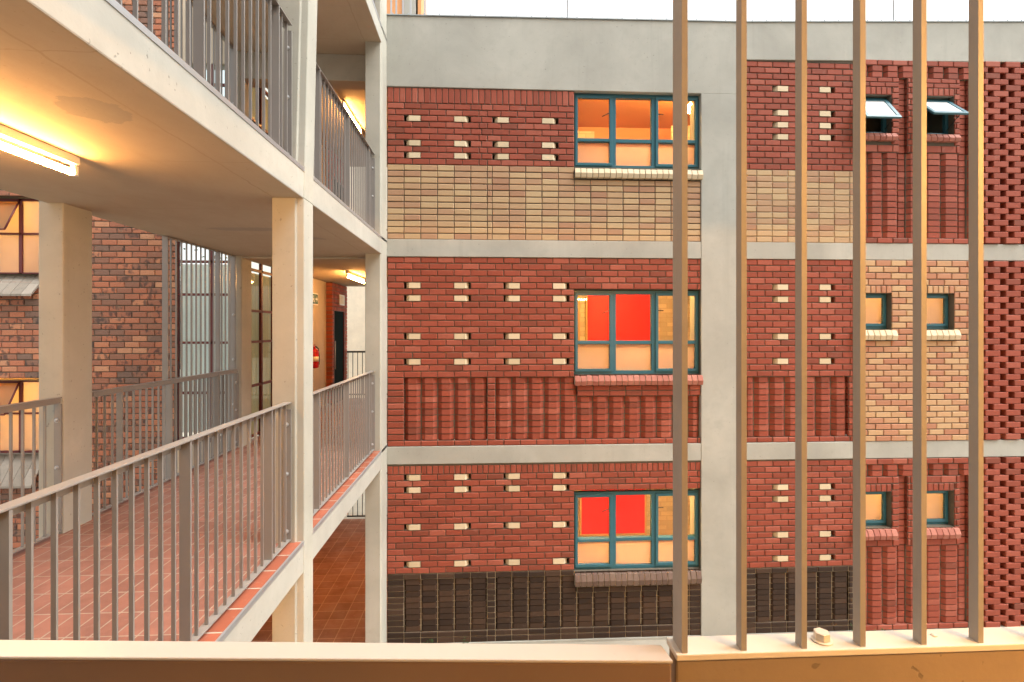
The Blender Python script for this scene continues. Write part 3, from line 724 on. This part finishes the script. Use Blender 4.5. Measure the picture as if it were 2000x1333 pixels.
# masts on the parapet
for px, z0, lb in ((1108, 4.39, 'thin metal mast on the parapet above the top floor wide window'), (1745, 4.53, 'thin metal mast with stay wires on the parapet at the right')):
    x = fx(px, 7.3); t = thing('lightning_mast', (x, 7.3, z0-.01), lb, 'mast', 'masts on the parapet')
    m = MB(); m.tube((x, 7.3, z0-.02), (x, 7.3, z0+1.9), .009, .005, 8); m.build('rod', M['galv'], t)
    m = MB(); m.box(x-.03, x+.03, 7.27, 7.33, z0-.022, z0+.03); m.build('base', M['galv'], t)
    if px > 1500:
        m = MB(); m.tube((x-.14, 7.3, z0-.02), (x-.10, 7.3, z0+1.9), .002, n=6); m.tube((x+.12, 7.3, z0-.02), (x+.09, 7.3, z0+1.9), .002, n=6); m.build('stay_wire', M['galv'], t)

# ------------------------------------------------------------------ the walkway block on the left
gal = thing('walkway_block', (-2.4, 5.5, -4.43), 'pale concrete frame of stacked open walkways on the left', 'walkway')
XG, XL = -1.384, -3.45
Y0, Y1 = -1.5, 12.1
for zt, zb in ((-1.615, -1.845), (1.215, .99), (4.0, 3.78)):
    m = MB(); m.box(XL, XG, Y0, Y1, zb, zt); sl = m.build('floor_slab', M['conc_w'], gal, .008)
    m = MB(); m.box(XL+.01, XG-.115, Y0, Y1, zt, zt+.005); m.build('tiled_floor', M['tile'], sl)
    m = MB(); m.box(XG-.112, XG-.012, Y0, Y1, zt, zt+.008); m.build('edge_tiling', M['tile_e'], sl)
    m = MB(); m.box(XG-.010, XG+.004, Y0, Y1, zt-.02, zt+.010); m.build('edge_trim', M['galv'], sl)
def column(x0, x1, ya, yb, segs, ch=.058):
    m = MB()
    for (z0, d0, z1, d1) in segs:
        p = lambda d: [(x0, ya+d), (x1-ch, ya+d), (x1-ch+.004, ya+.012+d), (x1, ya+.02+d), (x1, yb+d), (x0, yb+d)]
        m.prism([(x, y, z0) for x, y in p(d0)], [(x, y, z1) for x, y in p(d1)])
    return m.build('column', M['conc_col'], gal, .008)
column(-1.609, -1.378, 3.93, 4.152, [(-4.43, 0, .99, .0), (.99, 0, 6.6, .36)])
column(-1.593, -1.380, 6.82, 7.183, [(-4.43, 0, 6.6, .0)], .015)
for ya in (4.2, 7.14, 1.2):
    m = MB(); m.box(-3.515, -3.325, ya, ya+.30, -4.43, 6.6); m.build('column', M['conc_col'], gal, .01)
m = MB(); m.box(XL, -1.57, 7.15, 7.42, 3.415, 3.779); m.build('cross_beam', M['conc_w'], gal, .006)
m = MB(); m.box(XL, -1.57, 7.15, 7.42, .965, .989); m.build('cross_beam', M['conc_w'], gal, .004)
m = MB(); m.box(-1.60, -1.40, 6.60, 6.815, -4.423, -4.36); m.build('column_footing', M['conc_col'], gal, .006)

# ---- railings
MC = {}
def mesh_of(key, fn, name, mat):
    if key not in MC:
        m = MB(); fn(m); me = bpy.data.meshes.new(name); me.from_pydata(m.v, [], m.f); me.materials.append(mat)
        bm = bmesh.new(); bm.from_mesh(me); bmesh.ops.recalc_face_normals(bm, faces=bm.faces); bm.to_mesh(me); bm.free(); MC[key] = me
    return MC[key]
def put(name, me, at, parent):
    o = bpy.data.objects.new(name, me); COL.objects.link(o); o.parent = parent; o.location = Vector(at)-ORG[parent]; return o
def baluster_mesh(h, w=.018, t=.009): return mesh_of(('bal', round(h, 3), w, t), lambda m: m.box(-w/2, w/2, -t/2, t/2, 0, h), 'baluster', M['steel'])
def post_mesh(h): return mesh_of(('post', round(h, 3)), lambda m: m.box(-.027, .027, -.006, .006, 0, h), 'post', M['steel'])
def bolt_mesh():
    def f(m):
        m.lathe((0, 0, 0), [(.017, 0), (.017, -.004), (.012, -.005), (.011, -.013), (.006, -.016)], 10, 'y')
    return mesh_of('bolt', f, 'bolt', M['galv'])
def railing(x, ya, yb, zf, posts, label, inner=-1, end_a=False, end_b=True, height=1.075, pitch=.0925, full=True):
    t = thing('railing', (x, (ya+yb)/2, zf), label, 'railing', 'steel railings along the walkways')
    zt = zf+height; zs = zf+.032
    m = MB(); m.box(x-.028, x+.028, ya, yb, zt-.009, zt); m.box(x+inner*.024, x+inner*.018, ya+.01, yb-.01, zt-.048, zt-.009) if inner > 0 else m.box(x-.024, x-.018, ya+.01, yb-.01, zt-.048, zt-.009)
    m.build('handrail', M['steel'], t, .003)
    m = MB(); m.box(x-.026, x+.026, ya, yb, zs-.008, zs); m.build('bottom_rail', M['steel'], t, .002)
    ends = ([ya+.006] if end_a else []) + ([yb-.006] if end_b else [])
    for y in ends:
        s = 1
        put('end_plate', post_mesh(height-.085+.0), (x, y, zs), t)
        for z in (zs+.06, zs+.49, zs+.86): put('bolt', bolt_mesh(), (x-.004, y-.006, z), t)
    for y in posts:
        if ya+.02 < y < yb-.02: put('post', post_mesh(height-.03), (x, y, zf+.02), t)
    if full:
        ref = posts[0]; k0 = math.floor((ya-ref)/pitch); k1 = math.ceil((yb-ref)/pitch)
        for k in range(k0, k1+1):
            y = ref+k*pitch
            if ya+.03 < y < yb-.04 and all(abs(y-p) > .03 for p in posts): put('baluster', baluster_mesh(zt-.009-zs), (x, y, zs), t)
    return t
XR = -1.49
ZF1, ZF2, ZF3 = -1.608, 1.221, 4.006
PT = .0964
railing(XR, 0.6, 3.925, ZF1, [3.58, 2.616, 1.652, .69], 'grey steel railing on the lower walkway left of the front column', height=1.06, pitch=PT)
railing(XR, 4.17, 6.815, ZF1, [4.57, 5.534, 6.498], 'grey steel railing on the lower walkway between the two front columns', end_a=True, height=1.06, pitch=PT)
railing(XR, 0.6, 3.94, ZF2, [3.70, 2.736, 1.772, .81], 'grey steel railing on the upper walkway left of the front column', pitch=PT)
railing(XR, 4.28, 6.815, ZF2, [4.59, 5.554, 6.518], 'grey steel railing on the upper walkway between the two front columns', end_a=True, pitch=PT)
railing(XR, 4.36, 6.815, ZF3, [4.62, 5.584, 6.548], 'grey steel railing on the topmost walkway beside the sky', end_a=True, pitch=PT)
XRB = -3.352
railing(XRB, .8, 4.19, ZF1, [3.60, 2.675, 1.75], 'back railing of the lower walkway left of the wide rear column', inner=1)
railing(XRB, 4.51, 7.06, ZF1, [4.86, 5.60, 6.55], 'back railing of the lower walkway between the rear column and the barred window', inner=1)
railing(XRB, 4.51, 7.06, ZF2, [4.86, 5.60, 6.55], 'back railing of the upper walkway in front of the tall window', inner=1, height=1.04)
def grille(zf, zt, label):
    x = XRB-.045; t = thing('security_grille', (x, 6.35, zf), label, 'grille', 'floor to soffit window grilles'); h = zt-zf
    for y in (5.60, 6.66): put('post', mesh_of(('gp', round(h, 2)), lambda m: m.box(-.03, .03, -.006, .006, 0, h), 'post', M['steel']), (x, y, zf), t)
    put('end_plate', mesh_of(('ge', round(h, 2)), lambda m: m.box(-.04, .04, -.006, .006, 0, h), 'end_plate', M['steel']), (x, 7.05, zf), t)
    for z in (zf+.6, zf+1.2, zf+1.8): put('bolt', bolt_mesh(), (x+.01, 7.044, z), t)
    k = 0
    for k in range(14):
        y = 5.695+k*.0965
        if abs(y-6.66) > .035 and y < 7.0: put('baluster', baluster_mesh(h), (x, y, zf), t)
    m = MB(); m.box(x-.02, x+.02, 5.59, 7.06, zt-.012, zt); m.build('top_rail', M['steel'], t)
grille(ZF1, .985, 'floor to soffit steel bars before the curtained window on the lower walkway')
grille(ZF2, 3.775, 'floor to soffit steel bars before the window on the upper walkway')

# ---- fluorescent lights
vg_ref = [0]
def tube_light(x, y0, L, zs, label, along='y', parent=None):
    pass
    t = parent or thing('fluorescent_light', (x, y0, zs), label, 'lamp', 'fluorescent tubes under the walkway soffits')
    def bx(m, a0, a1, b0, b1, z0, z1): m.box(x+b0, x+b1, y0+a0, y0+a1, z0, z1) if along == 'y' else m.box(x+a0, x+a1, y0+b0, y0+b1, z0, z1)
    P = lambda a, z: (x, y0+a, z) if along == 'y' else (x+a, y0, z)
    m = MB(); bx(m, 0, L, -.022, .022, zs-.048, zs-.001); hs = m.build('lamp_housing' if parent else 'housing', M['white'], t, .004); t = hs if parent else t
    m = MB(); m.tube(P(.03, zs-.095), P(L-.03, zs-.095), .018, n=14); m.build('tube', M['tube_near' if parent is vg_ref[0] else 'tube'], t)
    for a in (0.012, L-.012):
        m = MB(); bx(m, a-.014, a+.014, -.014, .014, zs-.112, zs-.054); m.build('end_cap', M['white'], t, .003)
    return t
tube_light(-2.36, 1.84, 1.23, .989, 'glowing fluorescent tube under the nearest soffit at the left edge')
tube_light(-2.36, 8.80, 1.23, .989, 'glowing fluorescent tube above the door passage on the lower walkway')
tube_light(-2.36, 8.55, 1.23, 3.779, 'glowing fluorescent tube above the upper walkway railing')
tube_light(-2.36, 1.9, 1.23, -1.846, '', parent=gal)
tube_light(-2.36, 8.8, 1.23, -1.846, '', parent=gal)

# ------------------------------------------------------------------ annex building behind the walkway
ann = thing('annex_building', (-5.2, 9.0, -4.43), 'older flashed brick building with maroon steel windows behind the walkway', 'building')
YW = 7.5
AW = Wall((0, YW, 0), (1, 0, 0), (0, -1, 0))
AM = .2075
xw1 = fx(80, YW); xw0 = -7.6; xpan = fx(344.5, YW)
az = lambda y: (643-y)*7.16/1000
wins = [(az(385), az(535)), (az(744), az(888))]
wins.append((wins[0][0]+2.52, wins[0][1]+2.52))
hol = []
for (zt, zb) in wins: hol.append((xw0, xw1, zb-(.13 if zb > 0 else .18), zt))
m = MB(); nrow = int((6.4+4.43)/.085)
rows(m, AW, xw0, xpan, -4.43, -4.43+nrow*.085, nrow, lambda i: [xw0+AM*(k+(.0 if i % 2 else .5)) for k in range(30)], hol, 0, 1, jz=.013)
for (zt, zb) in wins: reveal(m, AW, xw0, xw1, zb, zt, 1, w1=-.2)
m.build('brick_wall', [M['old'], M['mortar']], ann)
for (zt, zb) in wins:
    m = MB(); xs = [fx(74, YW), fx(27, YW), fx(-25, YW), fx(-75, YW)]; b = .016
    zm = zt-(zt-zb)*.46
    bars(m, AW, [(x-b*1.3, x+b*1.3, zb, zt) for x in xs] + [(xs[0], xw1, zb, zt)] + [(xs[-1], xw1, zb, zb+.028), (xs[-1], xw1, zt-.03, zt), (xs[-1], xw1, zm-.012, zm+.012)], -.10, -.14)
    w_ = m.build('window', M['maroon'], ann); tag(w_, 'maroon steel window glowing amber')
    pane('frosted_pane', AW, xs[-1], xw1, zb+.02, zt-.02, -.125, M['frost'], w_)
    x0, x1 = xs[2]+.016, xs[1]-.016                    # a pane tilted open, hinged at its top
    A_, B_ = (x0, -.10, zt-.035), (x1, -.10, zt-.035); C_, D_ = (x1, .12, zm+.02), (x0, .12, zm+.02)
    P_ = [AW.p(*q) for q in (A_, B_, C_, D_)]
    m = MB()
    for a, b in zip(P_, P_[1:]+P_[:1]): m.tube(a, b, .012, n=6)
    sh = m.build('open_sash', M['maroon'], w_)
    m = MB(); m.prism(P_, [(q[0], q[1]-.005, q[2]) for q in P_]); m.build('frosted_pane', M['frost_amber'], w_)
    m = MB(); n = 10                                  # steep brick sill
    for i in range(n):
        u = xw0+(xw1-xw0)*i/n; v = xw0+(xw1-xw0)*(i+1)/n; hh = .29 if zb > 0 else .40
        for j in range(2):
            w0, w1 = -.1+.13*j, -.1+.13*(j+1)-.006; za, zc = zb-hh*j/2, zb-hh*(j+1)/2
            m.prism([AW.p(u+.003, w0, za), AW.p(v-.003, w0, za), AW.p(v-.003, w1, zc), AW.p(u+.003, w1, zc)],
                    [AW.p(u+.003, w0, za-.04), AW.p(v-.003, w0, za-.04), AW.p(v-.003, w1, zc-.03), AW.p(u+.003, w1, zc-.03)])
    m.build('window_sill', M['grey_sill'], ann)
for (zt, zb) in wins:
    m = MB(); x0, x1, y0, y1 = xw0, xw1+.2, YW+.2, YW+1.6
    m.quad((x0,y1,zb-.3),(x1,y1,zb-.3),(x1,y1,zt+.3),(x0,y1,zt+.3)); m.quad((x0,y0,zt+.3),(x1,y0,zt+.3),(x1,y1,zt+.3),(x0,y1,zt+.3))
    m.quad((x0,y0,zb-.3),(x1,y0,zb-.3),(x1,y1,zb-.3),(x0,y1,zb-.3)); m.quad((x1,y0,zb-.3),(x1,y1,zb-.3),(x1,y1,zt+.3),(x1,y0,zt+.3)); m.quad((x0,y0,zb-.3),(x0,y1,zb-.3),(x0,y1,zt+.3),(x0,y0,zt+.3))
    rm = m.build('room', M['room'], ann, recalc=False)
    m = MB(); m.tube((-7.1, 8.4, zt+.12), (-6.3, 8.4, zt+.12), .018, n=10); m.build('lamp_tube', M['tube_amber'], rm)
# tall steel window facing the courtyard, beside the brick
def steel_window(W, u0, u1, us, zs, z0, z1, glassm, label, th=.022):
    m = MB()
    bars(m, W, [(u-th, u+th, z0, z1) for u in us] + [(u0, u1, z-th*.8, z+th*.8) for z in zs], -.03, -.07)
    o = m.build('window', M['maroon'], ann); tag(o, label)
    pane('glass_pane', W, u0, u1, z0, z1, -.05, glassm, o); return o
us = [fx(p, YW) for p in (343, 410, 470)]; d_ = 7.25
zz = lambda y: (643-y)*d_/1000
steel_window(AW, us[0], us[-1], us, [zz(510), zz(575), zz(670), zz(769), zz(858)], -1.62, 1.25, M['glass'], 'tall maroon steel window with sheer curtains')
steel_window(AW, us[0], us[-1], us, [1.4, 2.1, 2.85, 3.5], 1.34, 3.79, M['glass_r'], 'tall maroon steel window on the upper walkway with sky and leaves behind')
box_obj('spandrel', (us[0]-.03, -3.36, YW+.08, YW+.2, 1.25, 1.34), M['plaster'], ann)
box_obj('corner_pier', (us[-1], -3.365, YW-.02, YW+.02, -4.43, 6.4), M['plaster'], ann)
box_obj('lower_wall', (us[0]-.03, us[-1], YW+.01, YW+.2, -4.43, -1.63), M['plaster'], ann)
box_obj('upper_wall', (us[0]-.03, us[-1], YW+.01, YW+.2, 3.79, 6.4), M['plaster'], ann)
def curtain(name, W, u0, u1, z0, z1, w, mat, label, amp=.012, per=.085):
    m = MB(); n = int((u1-u0)/.009)
    for i in range(n+1):
        u = u0+(u1-u0)*i/n; ph = 2*math.pi*u/per
        ww = w+amp*math.sin(ph+.6*math.sin(u*7)); m.v += [W.p(u, ww, z0), W.p(u, ww*1.0, z1)]
    for i in range(n): m.face((2*i, 2*i+2, 2*i+3, 2*i+1), True)
    o = m.build(name, mat, None); tag(o, label, 'curtain', 'curtains behind the steel windows'); return o
curtain('curtain', AW, us[0]-.03, us[-1]-.02, -1.5, .94, -.16, M['curtain'], 'sheer pale aqua curtain behind the barred tall window')
# side windows, plaster wall, brick pier and door along the passage
SWL = Wall((-3.36, 0, 0), (0, 1, 0), (1, 0, 0))
for zf, zc, lb in ((ZF1, .985, 'maroon steel side window with beige curtains on the lower passage'), (ZF2, 3.775, 'maroon steel side window on the upper passage')):
    ys = [7.50, 7.93, 8.36, 8.79]
    o = steel_window(SWL, ys[0], ys[-1], ys, [zf+.05, zf+.78, zf+1.42, zc-.72, zc-.12], zf, zc, M['glass_dk'], lb)
    box_obj('passage_wall', (-3.56, -3.36, 8.82, 10.93, zf, zc), M['plaster'], ann)
    m = MB(); PW = Wall((-3.235, 0, 0), (0, 1, 0), (1, 0, 0)); n = int((zc-zf)/.085)
    dz = zf+2.04
    rows(m, PW, 10.93, 12.10, zc-n*.085, zc, n, lambda i: [10.93+MOD*.5*(k+(.0 if i % 2 else .5)) for k in range(14)], [(11.05, 11.90, zf-1, dz)], 0, 1)
    PF = Wall((0, 10.93, 0), (1, 0, 0), (0, -1, 0))
    rows(m, PF, -3.37, -3.235, zc-n*.085, zc, n, lambda i: [], (), 0, 1)
    m.build('door_wall', [M['red'], M['mortar']], ann)
    m = MB(); m.box(-3.30, -3.262, 11.055, 11.895, zf, dz-.04); dr = m.build('door', M['door'], ann)
    m = MB(); m.box(-3.30, -3.238, 11.05, 11.09, zf, dz); m.box(-3.30, -3.238, 11.86, 11.90, zf, dz); m.box(-3.30, -3.238, 11.09, 11.86, dz-.04, dz); m.build('door_frame', M['maroon'], dr)
    m = MB(); m.tube((-3.235, 11.15, zf+.75), (-3.235, 11.15, zf+1.35), .010, n=8); m.build('handle', M['galv'], dr)
    box_obj('door_lintel_panel', (-3.33, -3.30, 11.05, 11.9, zf, dz), M['door'], ann)
    curtain('curtain', SWL, 7.52, 8.77, zf+.05, zc-.16, -.085, M['curtain2'], 'beige curtain behind the side window of the ' + ('lower' if zf < 0 else 'upper') + ' passage')
box_obj('ground_wall', (-3.56, -3.36, 7.75, 12.1, -4.43, -1.9), M['plaster'], ann)

# exit sign, door sign, extinguisher
def px3(px, X): return fy(px, X)
t = thing('exit_sign', (-3.34, 10.15, .70), 'white framed green exit sign with arrow on the passage wall', 'sign')
y0 = 9.98; m = MB(); m.box(-3.359, -3.335, y0-.02, y0+.36, .47, .70); m.build('frame', M['white'], t)
m = MB(); m.box(-3.3345, -3.333, y0, y0+.165, .49, .68); m.box(-3.3345, -3.333, y0+.18, y0+.34, .49, .68); m.build('panel', M['sign_green'], t)
m = MB()
for (a, b, c, d) in ((.07,.10,.615,.65),(.05,.12,.56,.605),(.035,.065,.52,.56),(.10,.14,.52,.555)): m.box(-3.3328, -3.3318, y0+a, y0+b, c, d)
m.prism([(-3.3328, y0+.20, .60), (-3.3328, y0+.27, .60), (-3.3328, y0+.27, .57), (-3.3328, y0+.20, .57)], [(-3.3318, y0+.20, .60), (-3.3318, y0+.27, .60), (-3.3318, y0+.27, .57), (-3.3318, y0+.20, .57)])
m.prism([(-3.3328, y0+.265, .645), (-3.3328, y0+.325, .585), (-3.3328, y0+.265, .525)], [(-3.3318, y0+.265, .645), (-3.3318, y0+.325, .585), (-3.3318, y0+.265, .525)])
m.build('pictogram', M['white'], t)
t = thing('door_sign', (-3.22, 11.57, .55), 'small white square sign on the brick above the dark door', 'sign')
box_obj('plate', (-3.234, -3.215, 11.42, 11.80, .53, .76), M['white'], t); box_obj('face', (-3.2145, -3.212, 11.47, 11.75, .56, .73), M['cream_wall'], t)
t = thing('fire_extinguisher', (-3.25, 9.87, -.75), 'red fire extinguisher hung on the passage wall by the exit sign', 'extinguisher')
c = (-3.255, 9.87, -.74)
m = MB(); m.lathe(c, [(.05, 0), (.078, .012), (.082, .03), (.082, .30), (.07, .335), (.035, .36), (.022, .37)], 20); m.build('body', M['ext_red'], t)
m = MB(); m.lathe((c[0], c[1], c[2]+.37), [(.022, 0), (.022, .035)], 12); m.box(c[0]-.012, c[0]+.012, c[1]-.09, c[1]+.04, c[2]+.40, c[2]+.415); m.box(c[0]-.012, c[0]+.012, c[1]-.08, c[1]+.03, c[2]+.43, c[2]+.445); m.build('valve', M['ext_red'], t)
m = MB(); m.lathe((c[0], c[1], c[2]+.10), [(.083, .03), (.083, .12)], 20); m.build('label_band', M['white'], t)
m = MB()
pts = [(c[0]+.02, c[1]+.02, c[2]+.41), (c[0]+.05, c[1]+.09, c[2]+.36), (c[0]+.06, c[1]+.10, c[2]+.2), (c[0]+.06, c[1]+.09, c[2]+.06)]
for a, b in zip(pts[:-1], pts[1:]): m.tube(a, b, .011, n=8)
m.build('hose', M['black'], t)
box_obj('bracket', (-3.359, -3.33, 9.82, 9.92, -.55, -.42), M['dark_steel'], t)

# end of the passage: black railing per floor, pale building beyond
for zf, lb in ((ZF1, 'thin black railing closing the far end of the lower passage'), (ZF2, 'thin black railing closing the far end of the upper passage'), (-4.43, 'thin black railing at the far end of the ground passage')):
    t = thing('end_railing', (-2.4, 12.03, zf), lb, 'railing', 'black railings at the passage end')
    box_obj('top_rail', (-3.22, -1.42, 12.01, 12.05, zf+1.06, zf+1.10), M['dark_steel'], t)
    box_obj('bottom_rail', (-3.22, -1.42, 12.02, 12.04, zf+.08, zf+.11), M['dark_steel'], t)
    me = mesh_of('thin', lambda m: m.box(-.007, .007, -.007, .007, 0, .95), 'baluster', M['dark_steel'])
    for k in range(17): put('baluster', me, (-3.2+k*.11, 12.03, zf+.11), t)
o = box_obj('cream_building', (-5.6, -.5, 15.2, 16.0, -4.43, 5.5), M['cream_wall']); tag(o, 'pale cream rendered building beyond the far end of the passage', 'building')

def tree(x, y, h, label, seed):
    rnd = random.Random(seed); t = thing('tree', (x, y, -4.43), label, 'tree')
    m = MB(); m.tube((x, y, -4.43), (x+.1, y, -4.43+h*.45), .16, .10, 10); tips = []
    for i in range(9):
        a = i*2.4; b0 = Vector((x+.1, y, -4.43+h*rnd.uniform(.35, .45))); e = b0+Vector((math.cos(a)*h*.2, math.sin(a)*h*.2, h*rnd.uniform(.15, .45)))
        m.tube(tuple(b0), tuple(e), .055, .015, 6); tips += [b0.lerp(e, k) for k in (.45, .7, .9, 1.05)]
    m.build('trunk', M['bark'], t)
    m = MB()
    for tp in tips:
        for c in range(4):
            q = tp+Vector((rnd.gauss(0, .35), rnd.gauss(0, .35), rnd.gauss(0, .3)))
            for k in range(16):
                l = q+Vector((rnd.gauss(0, .16), rnd.gauss(0, .16), rnd.gauss(0, .14))); d = Vector((rnd.uniform(-1,1), rnd.uniform(-1,1), rnd.uniform(-1,.5))).normalized()*rnd.uniform(.06, .12)
                w = d.cross(Vector((rnd.uniform(-1,1), rnd.uniform(-1,1), rnd.uniform(-1,1)))).normalized()*d.length*.3
                m.quad(tuple(l), tuple(l+d*.5+w), tuple(l+d), tuple(l+d*.5-w))
    m.build('crown', M['leaf'], t, recalc=False)
tree(-8.2, 12.8, 8.2, 'leafy tree seen through the upper walkway window', 5)

# ------------------------------------------------------------------ roof-top pieces top left
t = thing('roof_railing', (-1.6, 8.3, 4.15), 'thin pale railing on the roof behind the parapet', 'railing')
for px in (764, 774, 787, 802, 830): put('baluster', mesh_of('roofbar', lambda m: m.box(-.012, .012, -.012, .012, 0, 2.2), 'baluster', M['galv']), (fx(px, 8.3), 8.3, 4.14), t)
box_obj('bottom_rail', (fx(760, 8.3), fx(832, 8.3), 8.29, 8.31, 4.72, 4.74), M['galv'], t)
tw = thing('stair_tower', (-1.9, 11, 4.0), 'orange rendered stair tower rising behind the parapet', 'building')
box_obj('wall', (fx(740, 10.6), fx(789, 10.6), 10.6, 11.6, 4.005, 9.5), M['orange_wall'], tw)
box_obj('pilaster', (fx(790, 10.6), fx(812, 10.6), 10.55, 11.6, 4.005, 9.5), M['conc'], tw)
m = MB(); x0, x1 = fx(816, 10.6), fx(827, 10.6); m.prism([(x0,10.6,4.005),(x1,10.6,4.005),(x1,11.6,4.005),(x0,11.6,4.005)], [(x0,10.6,9.5),(x0+.02,10.6,9.5),(x0+.02,11.6,9.5),(x0,11.6,9.5)]); m.build('side_wall', M['orange_wall'], tw)

# ------------------------------------------------------------------ foreground: parapet, coping, bar fence
YF = .93
par = thing('parapet_wall', (-.7, .96, -1.6), 'low wall with a smooth pale coping in the left foreground', 'parapet')
def cop(z0, z1, e):
    q = [(-1.36, 1.013+e), (.338-e, .912+e), (.332-e, .960-e), (-1.36, 1.066-e)]
    return [(x, y, z0) for x, y in q], [(x, y, z1) for x, y in q]
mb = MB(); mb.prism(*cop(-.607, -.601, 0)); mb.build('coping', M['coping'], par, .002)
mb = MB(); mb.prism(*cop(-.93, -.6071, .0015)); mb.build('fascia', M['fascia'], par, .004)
box_obj('wall', (-1.36, .330, 1.02, 1.06, -1.62, -.931), M['plast_front'], par)
par2 = thing('parapet_wall', (2.0, .98, -1.6), 'rough plastered wall below the tall bars in the right foreground', 'parapet')
box_obj('wall', (.352, 2.6, .936, .974, -1.62, -.6125), M['plast_front'], par2, .004)
fen = thing('bar_fence', (1.2, .95, -.6), 'tall tan steel bar fence standing on the right foreground wall', 'fence')
mb = MB(); mb.box(.350, 2.6, .926, .982, -.612, -.600); mb.build('bottom_plate', M['fence_top'], fen, .002)
mb = MB(); mb.box(.350, 2.6, .930, .978, .93, .942); mb.build('top_plate', M['fence'], fen, .002)
hb = 1.53
me = mesh_of('fpost', lambda m: m.box(-.0055, .0055, 0, .046, 0, hb), 'post', M['fence'])
put('post', me, (.3665, YF, -.6), fen)
me = mesh_of('fbar', lambda m: m.box(-.0052, .0052, 0, .020, 0, hb), 'bar', M['fence'])
for px in (1449, 1567, 1682, 1801.5, 1913, 2028, 2140, 2255, 2370): put('bar', me, (fx(px, YF)+.0052, YF+.002, -.6), fen)
x = fx(1605, .955)
mb = MB(); mb.lathe((x, .955, -.600), [(.0185, 0), (.0185, .0035), (.014, .004)], 24)
k = len(mb.v); hexr = .0145
mb.prism([(x+hexr*math.cos(R(60*i+12)), .955+hexr*math.sin(R(60*i+12)), -.5965) for i in range(6)], [(x+hexr*math.cos(R(60*i+12)), .955+hexr*math.sin(R(60*i+12)), -.582) for i in range(6)])
mb.build('bolt', M['fence_top'], fen, .0015)
o = MB(); o.lathe((fx(1824, .96), .96, -.600), [(.006, 0), (.005, .002), (.002, .003)], 10); o.build('paint_drip', M['fence_top'], fen)

# ------------------------------------------------------------------ the walkway the viewer stands on
vg = thing('viewing_walkway', (.5, -.4, -4.43), 'concrete walkway and soffit the viewer stands on', 'walkway')
vg_ref[0] = vg
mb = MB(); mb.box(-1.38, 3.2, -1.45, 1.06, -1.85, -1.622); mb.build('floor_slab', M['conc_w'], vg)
mb = MB(); mb.box(-1.38, 3.2, -1.45, .60, .99, 1.22); mb.build('soffit_slab', M['conc_col'], vg)
mb = MB(); mb.box(-1.38, 3.2, -1.6, -1.46, -1.62, .989); mb.build('back_wall', M['brown'], vg)
mb = MB(); mb.box(-1.38, 9.0, -1.45, .05, 3.78, 4.0); mb.build('upper_slab', M['conc_col'], vg)
mb = MB(); mb.box(-4.0, 12.0, -1.75, -1.62, -4.43, 10.0); mb.build('unseen_house_wall', M['plaster'], vg)  # unseen; width and height shaped to hold skylight off the walkway fronts
tube_light(1.9, -.75, 1.15, .989, '', along='x', parent=vg)

# ------------------------------------------------------------------ ground, weeds
mb = MB(); mb.box(-60, 60, -40, 80, -4.6, -4.43); tag(mb.build('ground', M['yard']), kind='structure')
mb = MB(); mb.box(XL-.1, XG-.03, Y0, Y1, -4.43, -4.424); tag(mb.build('passage_floor', M['pave']), kind='structure')
def weed(x, y, z, h, n, label):
    m = MB(); rnd = random.Random(int(x*1000))
    for i in range(n):
        a = rnd.uniform(0, 6.28); r = rnd.uniform(.02, .10); zz_ = z+h*rnd.uniform(.2, 1)
        tip = (x+r*math.cos(a), y-abs(r*math.sin(a))*.6, zz_)
        m.tube((x, y, z), tip, .0025, .0015, 5)
        for j in range(3):
            b = rnd.uniform(0, 6.28); l = rnd.uniform(.015, .035); c = Vector(tip)+Vector((rnd.uniform(-.02,.02), rnd.uniform(-.02,.02), rnd.uniform(-.03,.01)))
            d = Vector((math.cos(b), math.sin(b)*.5, rnd.uniform(-.2,.6))).normalized()*l; s = Vector((-d.z, .3*l, d.x))*.35
            m.quad(tuple(c), tuple(c+d*.5+s), tuple(c+d), tuple(c+d*.5-s))
    o = m.build('weed', M['leaf'], None, recalc=False); tag(o, label, 'plant', 'weeds at the foot of the wall')
weed(fx(838), 7.14, -4.40, .12, 10, 'small weed at the foot of the dark brown bricks, nearer the walkway columns')
weed(fx(905), 7.14, -4.40, .10, 8, 'small weed at the foot of the dark brown bricks, nearer the wide window')
weed(fx(1663), 7.10, -4.40, .18, 9, 'green weed behind the fence plate below the narrow dark brick base')
weed(fx(1712), 7.10, -4.40, .15, 9, 'green weed behind the fence plate below the lower red fluted bay')
